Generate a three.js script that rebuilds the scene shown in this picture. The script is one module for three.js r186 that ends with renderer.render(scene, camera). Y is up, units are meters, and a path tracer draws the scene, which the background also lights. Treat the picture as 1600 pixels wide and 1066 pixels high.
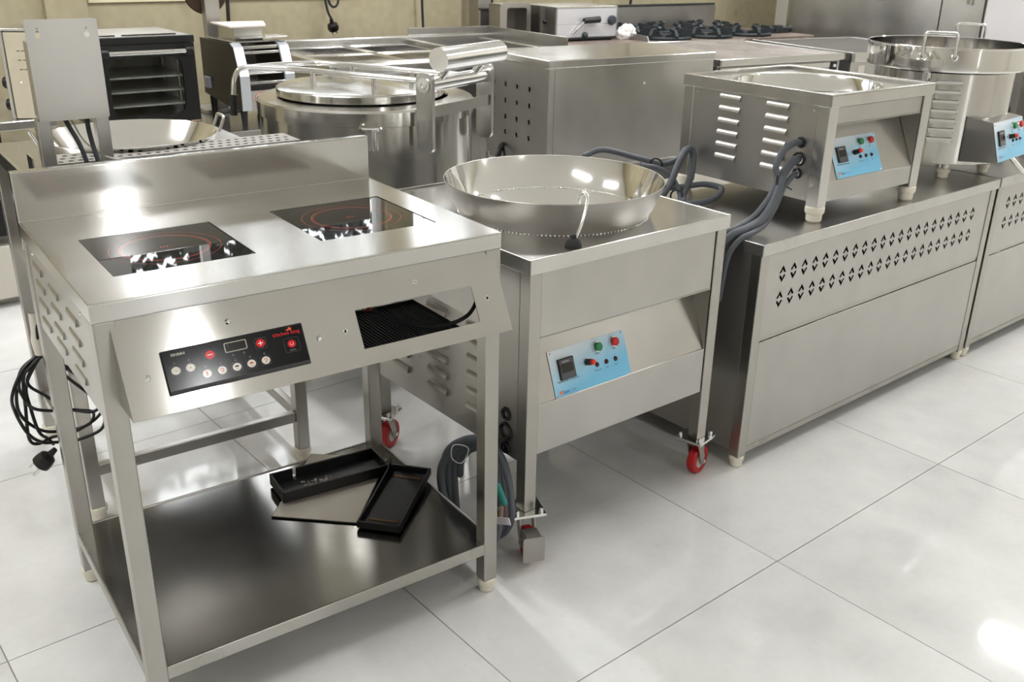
import * as THREE from 'three';
import { RoundedBoxGeometry } from 'three/addons/geometries/RoundedBoxGeometry.js';
import { mergeGeometries } from 'three/addons/utils/BufferGeometryUtils.js';
import { RectAreaLightUniformsLib } from 'three/addons/lights/RectAreaLightUniformsLib.js';

// ------------------------------------------------------------------ camera, sky, lamps, exposure
const scene = new THREE.Scene();
const R = THREE.MathUtils.degToRad;
const camera = new THREE.PerspectiveCamera(2 * Math.atan(533 / 1497.9) * 180 / Math.PI, 1600 / 1066, 0.05, 80);
camera.position.set(0, 1.4264, 0);
camera.rotation.order = 'YXZ';
camera.rotation.set(R(-22.41), R(-39.868), R(1.0245));
camera.focus = 2.1;
camera.userData.fStop = 11;
scene.add(camera);

const renderer = new THREE.WebGLRenderer({ antialias: true });
renderer.toneMapping = THREE.LinearToneMapping;
renderer.toneMappingExposure = 1.0;
renderer.shadowMap.enabled = true;
RectAreaLightUniformsLib.init();
scene.background = new THREE.Color().setRGB(0.93, 0.97, 1.0);
scene.backgroundIntensity = 7;

const ROOM = { x0: -3.4, x1: 7.4, z0: -5.35, z1: 4.2, h: 3.08 };
const TUBE = 92;                       // radiance of a tube lamp's lit face
const LAMPS = [];                      // [x, z] of every batten, the long side along z
for (const x of [-0.9, 1.45, 3.78, 6.1]) for (const z of [-3.7, -1.45, 3.0]) if (z > 0 ? x === 1.45 || x > 5 : !(x === 1.45 && z === -1.45)) LAMPS.push([x, z]);

// ------------------------------------------------------------------ helpers
let seed = 7;
const rnd = () => { seed = (seed * 1664525 + 1013904223) >>> 0; return seed / 4294967296; };
const taken = {};
const numbered = (n) => { const k = taken[n] = (taken[n] ?? -1) + 1; return k ? n + '_' + String(k).padStart(3, '0') : n; };

function boxUV(g) {                    // uv in metres, grain of sheet metal along the horizontal
  if (g.index) g = g.toNonIndexed();
  const p = g.attributes.position, n = g.attributes.normal, uv = new Float32Array(p.count * 2);
  for (let i = 0; i < p.count; i += 3) {
    let ax = 0, ay = 0, az = 0;
    for (let k = i; k < i + 3; k++) { ax += n.getX(k); ay += n.getY(k); az += n.getZ(k); }
    ax = Math.abs(ax); ay = Math.abs(ay); az = Math.abs(az);
    for (let k = i; k < i + 3; k++) {
      const x = p.getX(k), y = p.getY(k), z = p.getZ(k);
      if (az >= ax && az >= ay) { uv[2 * k] = x; uv[2 * k + 1] = y; } else if (ax >= ay) { uv[2 * k] = z; uv[2 * k + 1] = y; } else { uv[2 * k] = x; uv[2 * k + 1] = z; }
    }
  }
  g.setAttribute('uv', new THREE.BufferAttribute(uv, 2));
  return g;
}
const bx = (x0, x1, y0, y1, z0, z1, r = 0.0015) => {
  const w = x1 - x0, h = y1 - y0, d = z1 - z0, rr = Math.min(r, 0.45 * Math.min(w, h, d));
  const g = r > 0 ? new RoundedBoxGeometry(w, h, d, 2, rr) : new THREE.BoxGeometry(w, h, d);
  g.translate((x0 + x1) / 2, (y0 + y1) / 2, (z0 + z1) / 2);
  return boxUV(g);
};
const V = (a) => a.isVector3 ? a : new THREE.Vector3(...a);
function rod(a, b, r, seg = 14, r2 = r) {
  a = V(a); b = V(b); const d = b.clone().sub(a);
  const g = new THREE.CylinderGeometry(r2, r, d.length(), seg, 1);
  g.applyQuaternion(new THREE.Quaternion().setFromUnitVectors(new THREE.Vector3(0, 1, 0), d.clone().normalize()));
  g.translate((a.x + b.x) / 2, (a.y + b.y) / 2, (a.z + b.z) / 2);
  return g.toNonIndexed();
}
const tube = (pts, r, n = 60, seg = 10, closed = false, t = 0.5) => new THREE.TubeGeometry(new THREE.CatmullRomCurve3(pts.map(V), closed, 'catmullrom', t), n, r, seg, closed).toNonIndexed();
function capped(pts, r, n = 60, seg = 10, t = 0.5) {
  const g = tube(pts, r, n, seg, false, t), a = V(pts[0]), b = V(pts[pts.length - 1]);
  return [g, new THREE.SphereGeometry(r, seg, 6).translate(a.x, a.y, a.z).toNonIndexed(), new THREE.SphereGeometry(r, seg, 6).translate(b.x, b.y, b.z).toNonIndexed()];
}
const lathe = (prof, seg = 48) => {      // turned shape, its profile kept sharp at corners
  const runs = [[prof[0]]];
  for (let k = 1; k < prof.length; k++) {
    runs[runs.length - 1].push(prof[k]);
    if (k + 1 < prof.length) { const a = Math.atan2(prof[k][1] - prof[k - 1][1], prof[k][0] - prof[k - 1][0]), b = Math.atan2(prof[k + 1][1] - prof[k][1], prof[k + 1][0] - prof[k][0]), d = Math.abs(Math.atan2(Math.sin(b - a), Math.cos(b - a))); if (d > 0.6) runs.push([prof[k]]); }
  }
  return mergeGeometries(runs.map((r) => new THREE.LatheGeometry(r.map(([a, b]) => new THREE.Vector2(Math.max(a, 1e-4), b)), seg).toNonIndexed()));
};
const mv = (g, x, y, z) => g.translate(x, y, z);
function rect(x0, x1, y0, y1, S = THREE.Shape) { const s = new S(); s.moveTo(x0, y0); s.lineTo(x1, y0); s.lineTo(x1, y1); s.lineTo(x0, y1); s.lineTo(x0, y0); return s; }
function rrect(x0, x1, y0, y1, r, S = THREE.Shape) {
  const s = new S(); s.moveTo(x0 + r, y0); s.lineTo(x1 - r, y0); s.quadraticCurveTo(x1, y0, x1, y0 + r); s.lineTo(x1, y1 - r); s.quadraticCurveTo(x1, y1, x1 - r, y1);
  s.lineTo(x0 + r, y1); s.quadraticCurveTo(x0, y1, x0, y1 - r); s.lineTo(x0, y0 + r); s.quadraticCurveTo(x0, y0, x0 + r, y0); return s;
}
const disc = (x, y, r, S = THREE.Path) => { const s = new S(); s.absarc(x, y, r, 0, Math.PI * 2, true); return s; };
const poly = (pts, S = THREE.Shape) => { const s = new S(); pts.forEach(([x, y], i) => i ? s.lineTo(x, y) : s.moveTo(x, y)); s.closePath(); return s; };
const extr = (shape, d, cs = 20) => boxUV(new THREE.ExtrudeGeometry(shape, { depth: d, bevelEnabled: false, curveSegments: cs }));
const flat = (shape, y0, y1, cs = 32) => boxUV(extr(shape, y1 - y0, cs).rotateX(Math.PI / 2).scale(1, 1, 1).translate(0, y1, 0));   // shape (x, y) lies in (x, z): z = y
function obj(name, geos, mat, parent) {
  geos = (Array.isArray(geos) ? geos : [geos]).map((g) => g.index ? g.toNonIndexed() : g);
  geos.forEach((g) => { for (const k of Object.keys(g.attributes)) if (!['position', 'normal', 'uv'].includes(k)) g.deleteAttribute(k); });
  const m = new THREE.Mesh(geos.length > 1 ? mergeGeometries(geos) : geos[0], mat);
  m.name = parent && parent !== scene ? name : numbered(name);
  m.castShadow = m.receiveShadow = true;
  (parent || scene).add(m);
  return m;
}
function tag(o, label, category, group) { Object.assign(o.userData, { label, category }); if (group) o.userData.group = group; return o; }
function thing(name, label, category, x, y, z, yaw = 0, group) {
  const g = new THREE.Group(); g.name = numbered(name); g.position.set(x, y, z); g.rotation.y = R(yaw); scene.add(g);
  return tag(g, label, category, group);
}
function struct(name, geos, mat) { const m = obj(name, geos, mat); m.name = name; m.userData.kind = 'structure'; return m; }
const at = (o, x, y, z, rx = 0, ry = 0, rz = 0) => { o.position.set(x, y, z); o.rotation.set(rx, ry, rz); return o; };

// ------------------------------------------------------------------ procedural textures and materials
function noiseTex(n, fn, srgb = false) {
  const d = new Uint8Array(n * n * 4);
  for (let y = 0; y < n; y++) for (let x = 0; x < n; x++) { const c = fn(x / n, y / n), i = 4 * (y * n + x); for (let k = 0; k < 3; k++) d[i + k] = Math.max(0, Math.min(255, 255 * (c.length ? c[k] : c))); d[i + 3] = 255; }
  const t = new THREE.DataTexture(d, n, n); t.wrapS = t.wrapT = THREE.RepeatWrapping; t.magFilter = THREE.LinearFilter; t.minFilter = THREE.LinearMipmapLinearFilter; t.generateMipmaps = true;
  if (srgb) t.colorSpace = THREE.SRGBColorSpace; t.needsUpdate = true; return t;
}
function tileNoise(fx, fy, s) {        // value noise that wraps in the unit square
  const v = new Float32Array(fx * fy); let q = s * 7919 + 13; for (let i = 0; i < v.length; i++) { q = (q * 1664525 + 1013904223) >>> 0; v[i] = q / 4294967296; }
  return (x, y) => {
    const X = x * fx, Y = y * fy, i = Math.floor(X), j = Math.floor(Y), a = X - i, b = Y - j, A = a * a * (3 - 2 * a), B = b * b * (3 - 2 * b);
    const g = (p, r) => v[(((r % fy) + fy) % fy) * fx + (((p % fx) + fx) % fx)];
    return (g(i, j) * (1 - A) + g(i + 1, j) * A) * (1 - B) + (g(i, j + 1) * (1 - A) + g(i + 1, j + 1) * A) * B;
  };
}
const blot = tileNoise(5, 5, 3), blot2 = tileNoise(11, 11, 4);
const brushRough = noiseTex(512, (x, y) => 0.86 + 0.14 * (blot(x, y) - 0.5) + 0.05 * (blot2(x, y) - 0.5));
const steelTint = noiseTex(256, (x, y) => { const k = 0.9 + 0.09 * blot(x, y) + 0.06 * blot2(x, y); return [k, k * 0.996, k * 0.988]; });
for (const t of [brushRough, steelTint]) t.repeat.set(1.6, 1.6);
const steel = (rough, rgb, aniso = 0.75, extra = {}) => new THREE.MeshPhysicalMaterial({ color: new THREE.Color().setRGB(...rgb), metalness: 1, roughness: rough, roughnessMap: brushRough, map: steelTint, anisotropy: aniso, anisotropyRotation: Math.PI / 2, ...extra });
const S = {
  brushed: steel(0.22, [0.6, 0.592, 0.575], 0.9),
  fine: steel(0.115, [0.6, 0.592, 0.575], 0.9),
  top: steel(0.34, [0.56, 0.552, 0.536], 0.6),
  shelf: steel(0.17, [0.39, 0.383, 0.37], 0.5),  // same steel as the rails; its dark reflections are put into the colour
  sheet: steel(0.36, [0.475, 0.465, 0.446], 0.6),
  tubing: steel(0.34, [0.44, 0.427, 0.398], 0.4),
  polished: new THREE.MeshPhysicalMaterial({ color: new THREE.Color().setRGB(0.8, 0.79, 0.775), metalness: 1, roughness: 0.075 }),
  pot: new THREE.MeshPhysicalMaterial({ color: new THREE.Color().setRGB(0.6, 0.59, 0.565), metalness: 1, roughness: 0.2, roughnessMap: brushRough, anisotropy: 0.7, anisotropyRotation: Math.PI / 2 }),
  chrome: new THREE.MeshPhysicalMaterial({ color: new THREE.Color().setRGB(0.78, 0.78, 0.78), metalness: 1, roughness: 0.12 }),
  dull: steel(0.5, [0.42, 0.405, 0.38], 0.2),
};
const M = (hex, rough = 0.5, extra = {}) => new THREE.MeshPhysicalMaterial({ color: hex, roughness: rough, ...extra });
const blackPlastic = M('#0b0b0c', 0.38), blackMetal = M('#0d0d0d', 0.5, { metalness: 0.2 }), rubber = M('#1b1c1e', 0.75), greyHose = M('#54585f', 0.55), whiteNylon = M('#e3ddcc', 0.45), redWheel = M('#b5121c', 0.4), whitePlastic = M('#e8e6e2', 0.5);
const blackGlass = new THREE.MeshPhysicalMaterial({ color: '#050506', roughness: 0.03, ior: 1.55 });
function canvasTex(w, h, draw) {
  const c = document.createElement('canvas'); c.width = w; c.height = h; const g = c.getContext('2d'); draw(g, w, h);
  const t = new THREE.CanvasTexture(c); t.colorSpace = THREE.SRGBColorSpace; t.magFilter = THREE.LinearFilter; return t;
}
const printed = (w, h, tex, mat, z = 0) => { const g = new THREE.PlaneGeometry(w, h).translate(0, 0, z); return [g, new THREE.MeshPhysicalMaterial({ map: tex, ...mat })]; };

// ------------------------------------------------------------------ the room
{
  const { x0, x1, z0, z1, h } = ROOM, T = 0.8, gx = 1.8235, gz = -1.1231;
  const cloud = tileNoise(5, 5, 21), vein = tileNoise(13, 13, 22), fine = tileNoise(60, 60, 23);
  const tileTex = [0, 1, 2].map((k) => { const t = noiseTex(256, (x, y) => { const q = (x + 0.31 * k) % 1, c = 0.955 + 0.05 * (cloud(q, y) - 0.5) + 0.035 * (vein(q, y) - 0.5) + 0.016 * (fine(q, y) - 0.5), s = fine((q * 1.7) % 1, (y * 1.3) % 1) > 0.985 ? 0.93 : 1; return [c * 0.9 * s, c * 0.9 * s, c * 0.892 * s]; }, true); t.repeat.set(1 / T, 1 / T); return t; });
  const tileMat = tileTex.map((map) => new THREE.MeshPhysicalMaterial({ map, roughness: 0.06, ior: 1.52 }));
  const floor = struct('floor', bx(x0 - 0.2, x1 + 0.2, -0.12, -0.004, z0 - 0.2, z1 + 0.2, 0), M('#a79f92', 0.9));
  const i0 = Math.floor((x0 - gx) / T), i1 = Math.ceil((x1 - gx) / T), j0 = Math.floor((z0 - gz) / T), j1 = Math.ceil((z1 - gz) / T);
  for (let i = i0; i < i1; i++) for (let j = j0; j < j1; j++) {
    const a = Math.max(gx + i * T + 0.0014, x0), b = Math.min(gx + (i + 1) * T - 0.0014, x1), c = Math.max(gz + j * T + 0.0014, z0), d = Math.min(gz + (j + 1) * T - 0.0014, z1);
    if (b - a < 0.01 || d - c < 0.01) continue;
    obj('tile', bx(a, b, -0.004, 0, c, d, 0), tileMat[(i * 5 + j * 3 + 300) % 3], floor);
  }
  struct('ceiling', bx(x0 - 0.2, x1 + 0.2, h, h + 0.15, z0 - 0.2, z1 + 0.2, 0), M('#f1efe9', 0.9));
  const wn = tileNoise(9, 9, 31), wf = tileNoise(70, 70, 32), wd = tileNoise(24, 24, 33);
  const wallTex = noiseTex(512, (x, y) => { const k = 0.93 + 0.06 * (wn(x, y) - 0.5) + 0.05 * (wf(x, y) - 0.5), s = 0.06 * Math.max(0, wd(x, y) - 0.72) / 0.28; return [k * 0.71 - s, k * 0.67 - s, k * 0.555 - s]; }, true);
  wallTex.repeat.set(0.45, 0.45);
  const wallMat = new THREE.MeshPhysicalMaterial({ map: wallTex, roughness: 0.75 }), paleWall = M('#d9d5ca', 0.8), frontWall = M('#d2cdc2', 0.8);
  // back wall with a strip of windows
  const WIN = [[1.5, 3.36], [3.56, 5.42]], sill = 1.58, head = 2.6;
  const bw = rect(x0 - 0.2, x1 + 0.2, 0, h);
  for (const [a, b] of WIN) bw.holes.push(rect(a, b, sill, head, THREE.Path));
  struct('wall_back', extr(bw, 0.2).translate(0, 0, z0 - 0.2), wallMat);
  struct('trim_1', bx(1.62, x1, 1.122, h > 3 ? 1.19 : 1.19, z0, z0 + 0.014), M('#d8cfb0', 0.7));
  struct('trim_2', bx(1.40, 1.60, 0, h, z0, z0 + 0.05), wallMat);
  const fw = rect(x0 - 0.2, x1 + 0.2, 0, h); fw.holes.push(rect(1.47, 1.77, 0.12, 2.3, THREE.Path));
  struct('wall_front', extr(fw, 0.2).translate(0, 0, z1), frontWall);
  struct('ground_front', bx(-12, 18, -0.3, -0.2, z1 + 0.25, 24, 0), M('#8b887c', 0.95));
  struct('wall_left', bx(x0 - 0.2, x0, 0, h, z0, z1, 0), paleWall);
  struct('wall_right', bx(x1, x1 + 0.2, 0, h, z0, z1, 0), paleWall);
  struct('baseboard_back', bx(x0, x1, 0, 0.1, z0, z0 + 0.012), M('#8d8676', 0.5));
  const frameM = M('#d9d9d6', 0.4), glass = new THREE.MeshPhysicalMaterial({ color: '#ffffff', transmission: 1, thickness: 0, roughness: 0, ior: 1.5 });
  WIN.forEach(([a, b], n) => {
    const w = struct('window_' + (n + 1), [bx(a, b, sill, sill + 0.05, z0 - 0.12, z0 - 0.06), bx(a, b, head - 0.05, head, z0 - 0.12, z0 - 0.06), bx(a, a + 0.05, sill, head, z0 - 0.12, z0 - 0.06), bx(b - 0.05, b, sill, head, z0 - 0.12, z0 - 0.06), bx(a, b, sill - 0.02, sill + 0.002, z0 - 0.05, z0 + 0.04)], frameM);
    const step = (b - a) / 3;
    for (let k = 1; k < 3; k++) obj('mullion', bx(a + k * step - 0.025, a + k * step + 0.025, sill, head, z0 - 0.11, z0 - 0.07), frameM, w);
    for (let k = 0; k < 3; k++) obj('pane', bx(a + k * step + 0.03, a + (k + 1) * step - 0.03, sill + 0.05, head - 0.05, z0 - 0.093, z0 - 0.089, 0), glass, w);
  });
  { const w = struct('window_3', [bx(1.47, 1.77, 0.12, 0.16, z1 + 0.06, z1 + 0.12), bx(1.47, 1.77, 2.26, 2.3, z1 + 0.06, z1 + 0.12), bx(1.47, 1.51, 0.12, 2.3, z1 + 0.06, z1 + 0.12), bx(1.73, 1.77, 0.12, 2.3, z1 + 0.06, z1 + 0.12)], frameM); obj('pane', bx(1.51, 1.73, 0.16, 2.26, z1 + 0.088, z1 + 0.092, 0), glass, w); }
  // outside: ground and trees that stand before the windows
  struct('ground_outside', bx(-12, 18, -0.3, -0.2, -26, z0 - 0.25, 0), M('#8b887c', 0.95));
  const bark = M('#3b2f26', 0.9), leafM = [M('#1f211a', 0.7, { side: THREE.DoubleSide }), M('#2a2a20', 0.7, { side: THREE.DoubleSide })];
  const leaf = new THREE.PlaneGeometry(0.1, 0.06);
  [[0.8, -8.4, 2.5], [2.7, -8.0, 2.6], [4.4, -8.6, 2.7], [6.2, -8.1, 2.5], [8.2, -8.9, 2.8]].forEach(([x, z, y], n) => {
    const t = thing('tree', ['leafy tree outside left of the back windows', 'dense leafy tree outside behind the first back window', 'leafy tree outside between the two back windows', 'leafy tree outside behind the second back window', 'leafy tree outside far right of the back windows'][n], 'tree', x, -0.2, z, n * 40, 'trees outside the back windows');
    obj('trunk', [rod([0, 0, 0], [0.1, 1.6, 0.05], 0.1, 10, 0.07), rod([0.1, 1.6, 0.05], [-0.4, 2.9, 0.2], 0.05, 8, 0.02), rod([0.1, 1.6, 0.05], [0.5, 3.0, -0.1], 0.05, 8, 0.02), rod([0.1, 1.6, 0.05], [0.1, 3.4, 0.3], 0.04, 8, 0.015)], bark, t);
    const N = 1000, im = new THREE.InstancedMesh(leaf, leafM[n % 2], N), m = new THREE.Matrix4(), q = new THREE.Quaternion(), e = new THREE.Euler(), s = new THREE.Vector3();
    for (let k = 0; k < N; k++) {
      const c = Math.floor(rnd() * 11), cx = Math.sin(c * 2.4) * 0.75, cy = y + 0.1 + Math.cos(c * 1.7) * 0.55, cz = Math.cos(c * 2.4) * 0.5, u = rnd() * 6.283, v = Math.acos(2 * rnd() - 1), r = 0.52 * Math.cbrt(rnd());
      e.set(rnd() * 6, rnd() * 6, rnd() * 6); q.setFromEuler(e); const k2 = 0.7 + rnd() * 0.8; s.set(k2, k2, k2);
      m.compose(new THREE.Vector3(cx + r * Math.sin(v) * Math.cos(u), cy + r * Math.cos(v), cz + r * Math.sin(v) * Math.sin(u)), q, s); im.setMatrixAt(k, m);
    }
    im.name = 'foliage'; im.userData.kind = 'stuff'; im.castShadow = im.receiveShadow = true; t.add(im);
  });
  // ceiling battens: white channel, tube, and the light just under it
  const glow = new THREE.MeshStandardMaterial({ color: '#ffffff', emissive: new THREE.Color().setRGB(0.985, 0.995, 1.01), emissiveIntensity: 16 });
  LAMPS.forEach(([x, z]) => {
const row = { '-3.7': 'nearest the back windows', '-1.45': 'over the row of cookers', '3': 'behind the viewer' }[z], col = { '-0.9': 'leftmost column', '1.45': 'second column from the left', '3.78': 'third column from the left', '6.1': 'rightmost column' }[x];
    const t = thing('tube_light', `white ceiling tube light, ${col}, ${row}`, 'light', x, h, z, 0, 'ceiling tube lights');
    obj('channel', bx(-0.06, 0.06, -0.05, 0, -0.61, 0.61, 0.006), whitePlastic, t);
    for (const k of [-0.032, 0.032]) obj('tube', rod([k, -0.075, -0.6], [k, -0.075, 0.6], 0.016, 12), glow, t);
    for (const k of [-0.604, 0.604]) obj('end_cap', bx(-0.05, 0.05, -0.092, -0.045, k - 0.006, k + 0.006), whitePlastic, t);
    const l = new THREE.RectAreaLight(new THREE.Color().setRGB(0.985, 0.995, 1.01), TUBE, 0.1, 1.18);
    l.position.set(0, -0.096, 0); l.rotation.x = -Math.PI / 2; t.add(l);
  });
}

// ------------------------------------------------------------------ shared fittings
const LOUVER = {};
function louverGeo(len, h = 0.02, out = 0.009) {      // pressed vent, faces +z, long side along x, open below
  const s = new THREE.Shape(); s.moveTo(0, h / 2); s.quadraticCurveTo(out * 0.75, h * 0.42, out, -h * 0.18); s.lineTo(out, -h / 2); s.lineTo(out - 0.0012, -h / 2); s.lineTo(out - 0.0012, -h * 0.15); s.quadraticCurveTo(out * 0.6, h * 0.3, 0, h * 0.38); s.closePath();
  const g = new THREE.ExtrudeGeometry(s, { depth: len, bevelEnabled: false, curveSegments: 5 }).rotateY(-Math.PI / 2).translate(len / 2, 0, 0);
  const ends = [-1, 1].map((k) => { const e = new THREE.ExtrudeGeometry(poly([[0, h / 2], [out, -h * 0.18], [out, -h / 2], [0, -h / 2]]), { depth: 0.0015, bevelEnabled: false }).rotateY(-Math.PI / 2).translate(k > 0 ? len / 2 : -len / 2 + 0.0015, 0, 0); return e; });
  const slot = new THREE.BoxGeometry(len * 0.96, h * 0.5, 0.0008).translate(0, -h * 0.1, 0.0004);
  return [boxUV(mergeGeometries([g, ...ends].map((e) => boxUV(e)))), boxUV(slot)];
}
function louver(parent, x, y, z, len, ry = 0, h = 0.02, out = 0.009, mat = S.sheet) {
  const k = len + '|' + h + '|' + out; LOUVER[k] ??= louverGeo(len, h, out);
  const m = new THREE.Mesh(LOUVER[k][0], mat); m.name = 'louver'; m.castShadow = m.receiveShadow = true; m.position.set(x, y, z); m.rotation.y = ry; parent.add(m);
  return m;
}
const footProf = [[0, 0], [0.013, 0], [0.0175, 0.004], [0.0185, 0.02], [0.021, 0.021], [0.022, 0.024], [0.022, 0.034], [0.02, 0.036], [0, 0.036]];
function foot(parent, x, z, y = 0, s = 1, mat = whiteNylon) { const f = obj('foot', mv(lathe(footProf.map(([a, b]) => [a * s, b * s]), 20), x, y, z), mat, parent); f.userData.label = 'cream nylon foot'; return f; }
function leg(parent, x0, x1, y0, y1, z0, z1, mat = S.tubing) { return obj('leg', bx(x0, x1, y0, y1, z0, z1, 0.003), mat, parent); }
function screw(parent, x, y, z, r = 0.005, mat = S.chrome) { const m = obj('screw', mv(lathe([[0, r * 0.7], [r * 0.55, r * 0.6], [r, 0], [r, -0.001]], 14).rotateX(Math.PI / 2), x, y, z), mat, parent); return m; }
function caster(parent, x, z, turn, brake = false, ytop = 0.13) {
  const c = obj('caster', [bx(-0.042, 0.042, ytop - 0.008, ytop, -0.042, 0.042, 0.002), mv(lathe([[0, 0.012], [0.02, 0.012], [0.02, 0], [0, 0]], 20), 0, ytop - 0.02, 0)], S.chrome, parent);
  at(c, x, 0, z, 0, R(turn), 0);
  for (const [a, b] of [[-1, -1], [1, -1], [-1, 1], [1, 1]]) obj('bolt', mv(lathe([[0, 0.014], [0.005, 0.013], [0.006, 0.006], [0.006, 0], [0, 0]], 8), a * 0.031, ytop, b * 0.031), S.chrome, c);
  const f = [-1, 1].map((k) => extr(poly([[-0.014, ytop - 0.018], [0.016, ytop - 0.018], [0.034, 0.036], [0.018, 0.03]]), 0.003).translate(0, 0, k * 0.019 - 0.0015));
  obj('fork', [...f, bx(-0.014, 0.018, ytop - 0.022, ytop - 0.018, -0.02, 0.02, 0.001)], S.dull, c);
  obj('wheel', mv(lathe([[0.026, -0.013], [0.04, -0.013], [0.0435, -0.008], [0.0435, 0.008], [0.04, 0.013], [0.026, 0.013]], 32).rotateX(Math.PI / 2), 0.026, 0.0435, 0), redWheel, c);
  obj('hub', [mv(lathe([[0, -0.012], [0.026, -0.011], [0.026, 0.011], [0, 0.012]], 24).rotateX(Math.PI / 2), 0.026, 0.0435, 0)], M('#c9c6c0', 0.35), c);
  obj('axle', mv(lathe([[0, -0.026], [0.006, -0.025], [0.006, 0.025], [0, 0.026]], 10).rotateX(Math.PI / 2), 0.026, 0.0435, 0), S.chrome, c);
  if (brake) obj('brake_pedal', [extr(rrect(-0.028, 0.028, 0.018, 0.088, 0.008), 0.004).rotateY(Math.PI / 2).translate(0.073, 0, 0), bx(0.03, 0.077, 0.08, 0.088, -0.02, 0.02, 0.003)], S.dull, c);
  return c;
}
const plateTex = canvasTex(640, 300, (g, w, h) => {     // printed face plate, white above running into sky blue ink below
  const k = g.createLinearGradient(0, 0, w * 0.12, h); k.addColorStop(0, '#e9edf3'); k.addColorStop(0.4, '#c9e0f0'); k.addColorStop(1, '#74c3ea'); g.fillStyle = k; g.fillRect(0, 0, w, h);
  g.fillStyle = '#223'; g.font = 'bold 13px sans-serif'; g.textAlign = 'center';
  g.fillText('TEMPERATURE CONTROLLER', 122, 205); g.fillText('START', 392, 104); g.fillText('STOP', 536, 104); g.font = '12px sans-serif'; g.fillText('POWER ON', 372, 206); g.fillText('HEAT', 452, 206); g.fillText('FAULT', 532, 206);
  g.textAlign = 'left'; g.fillStyle = '#e8763a'; g.fillRect(34, 254, 22, 22); g.fillStyle = '#1f3f8c'; g.font = 'bold 30px sans-serif'; g.fillText('Sun', 60, 277); g.fillStyle = '#5f86bb'; g.font = '30px sans-serif'; g.fillText('Line', 116, 277);
});
const plateMat = new THREE.MeshPhysicalMaterial({ map: plateTex, roughness: 0.25, clearcoat: 0.5 });
const screenTex = canvasTex(128, 160, (g, w, h) => { g.fillStyle = '#55565c'; g.fillRect(0, 0, w, h); g.fillStyle = '#1d1815'; g.fillRect(8, 34, 112, 76); g.fillStyle = '#c9c9cd'; g.font = 'bold 15px sans-serif'; g.fillText('CONTROL', 24, 24); g.fillStyle = '#55555c'; for (const x of [16, 46, 76, 102]) g.fillRect(x, 124, 14, 22); });
const buttonMats = [M('#0f7f4a', 0.35), M('#c01e1c', 0.35), M('#e63a1e', 0.35), M('#3a0d10', 0.25)];
function controlPlate(parent, w, h, x, y, z, rx, ry = 0) {
  const m = new THREE.Mesh(boxUV(new THREE.BoxGeometry(w, h, 0.002)), S.sheet); m.name = 'control_plate'; m.userData.label = 'white and sky blue printed control plate'; m.castShadow = m.receiveShadow = true; at(m, x, y, z, rx, ry, 0); m.rotation.order = 'YXZ'; parent.add(m);
  const [pg] = printed(w, h, plateTex, {}); const face = obj('printed_face', pg.translate(0, 0, 0.0014), plateMat, m);
  const P = (u, v) => [(u / 640 - 0.5) * w, (0.5 - v / 300) * h];
  let [a, b] = P(122, 130); const s = w / 640;
  obj('display', bx(a - 62 * s, a + 62 * s, b - 62 * s * 1.0, b + 68 * s, 0, 0.007, 0.001), blackPlastic, m);
  const [dg] = printed(108 * s, 118 * s, screenTex, {}); obj('screen', dg.translate(a, b + 2 * s, 0.0074), new THREE.MeshPhysicalMaterial({ map: screenTex, roughness: 0.2 }), m);
  [a, b] = P(288, 130);
  obj('dial_collar', mv(lathe([[0, 0.006], [26 * s, 0.006], [29 * s, 0.001], [29 * s, 0]], 24).rotateX(Math.PI / 2), a, b, 0), S.chrome, m);
  obj('dial', mv(lathe([[0, 0.026], [20 * s, 0.026], [22 * s, 0.006], [0, 0.006]], 20).rotateX(Math.PI / 2), a, b, 0), blackPlastic, m);
  obj('dial_cap', mv(lathe([[0, 0.034], [15 * s, 0.033], [19 * s, 0.026], [0, 0.025]], 20).rotateX(Math.PI / 2), a, b, 0), buttonMats[2], m);
  [[392, 56, 0, 'green_button'], [536, 56, 1, 'red_button']].forEach(([u, v, k, n]) => {
    [a, b] = P(u, v);
    obj('button_ring', mv(lathe([[0, 0.009], [34 * s, 0.009], [37 * s, 0.006], [37 * s, 0]], 28).rotateX(Math.PI / 2), a, b, 0), S.chrome, m);
    obj(n, mv(lathe([[0, 0.0165], [24 * s, 0.016], [28 * s, 0.0145], [28 * s, 0.009], [0, 0.009]], 28).rotateX(Math.PI / 2), a, b, 0), buttonMats[k], m);
  });
  for (const u of [372, 452, 532]) { [a, b] = P(u, 166); obj('indicator_lamp', mv(lathe([[0, 0.007], [9 * s, 0.006], [15 * s, 0.003], [18 * s, 0]], 18).rotateX(Math.PI / 2), a, b, 0), buttonMats[3], m); }
  for (const [u, v] of [[22, 18], [618, 18], [22, 284], [618, 284]]) { [a, b] = P(u, v); screw(m, a, b, 0.0015, 9 * s); }
  return m;
}

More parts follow.
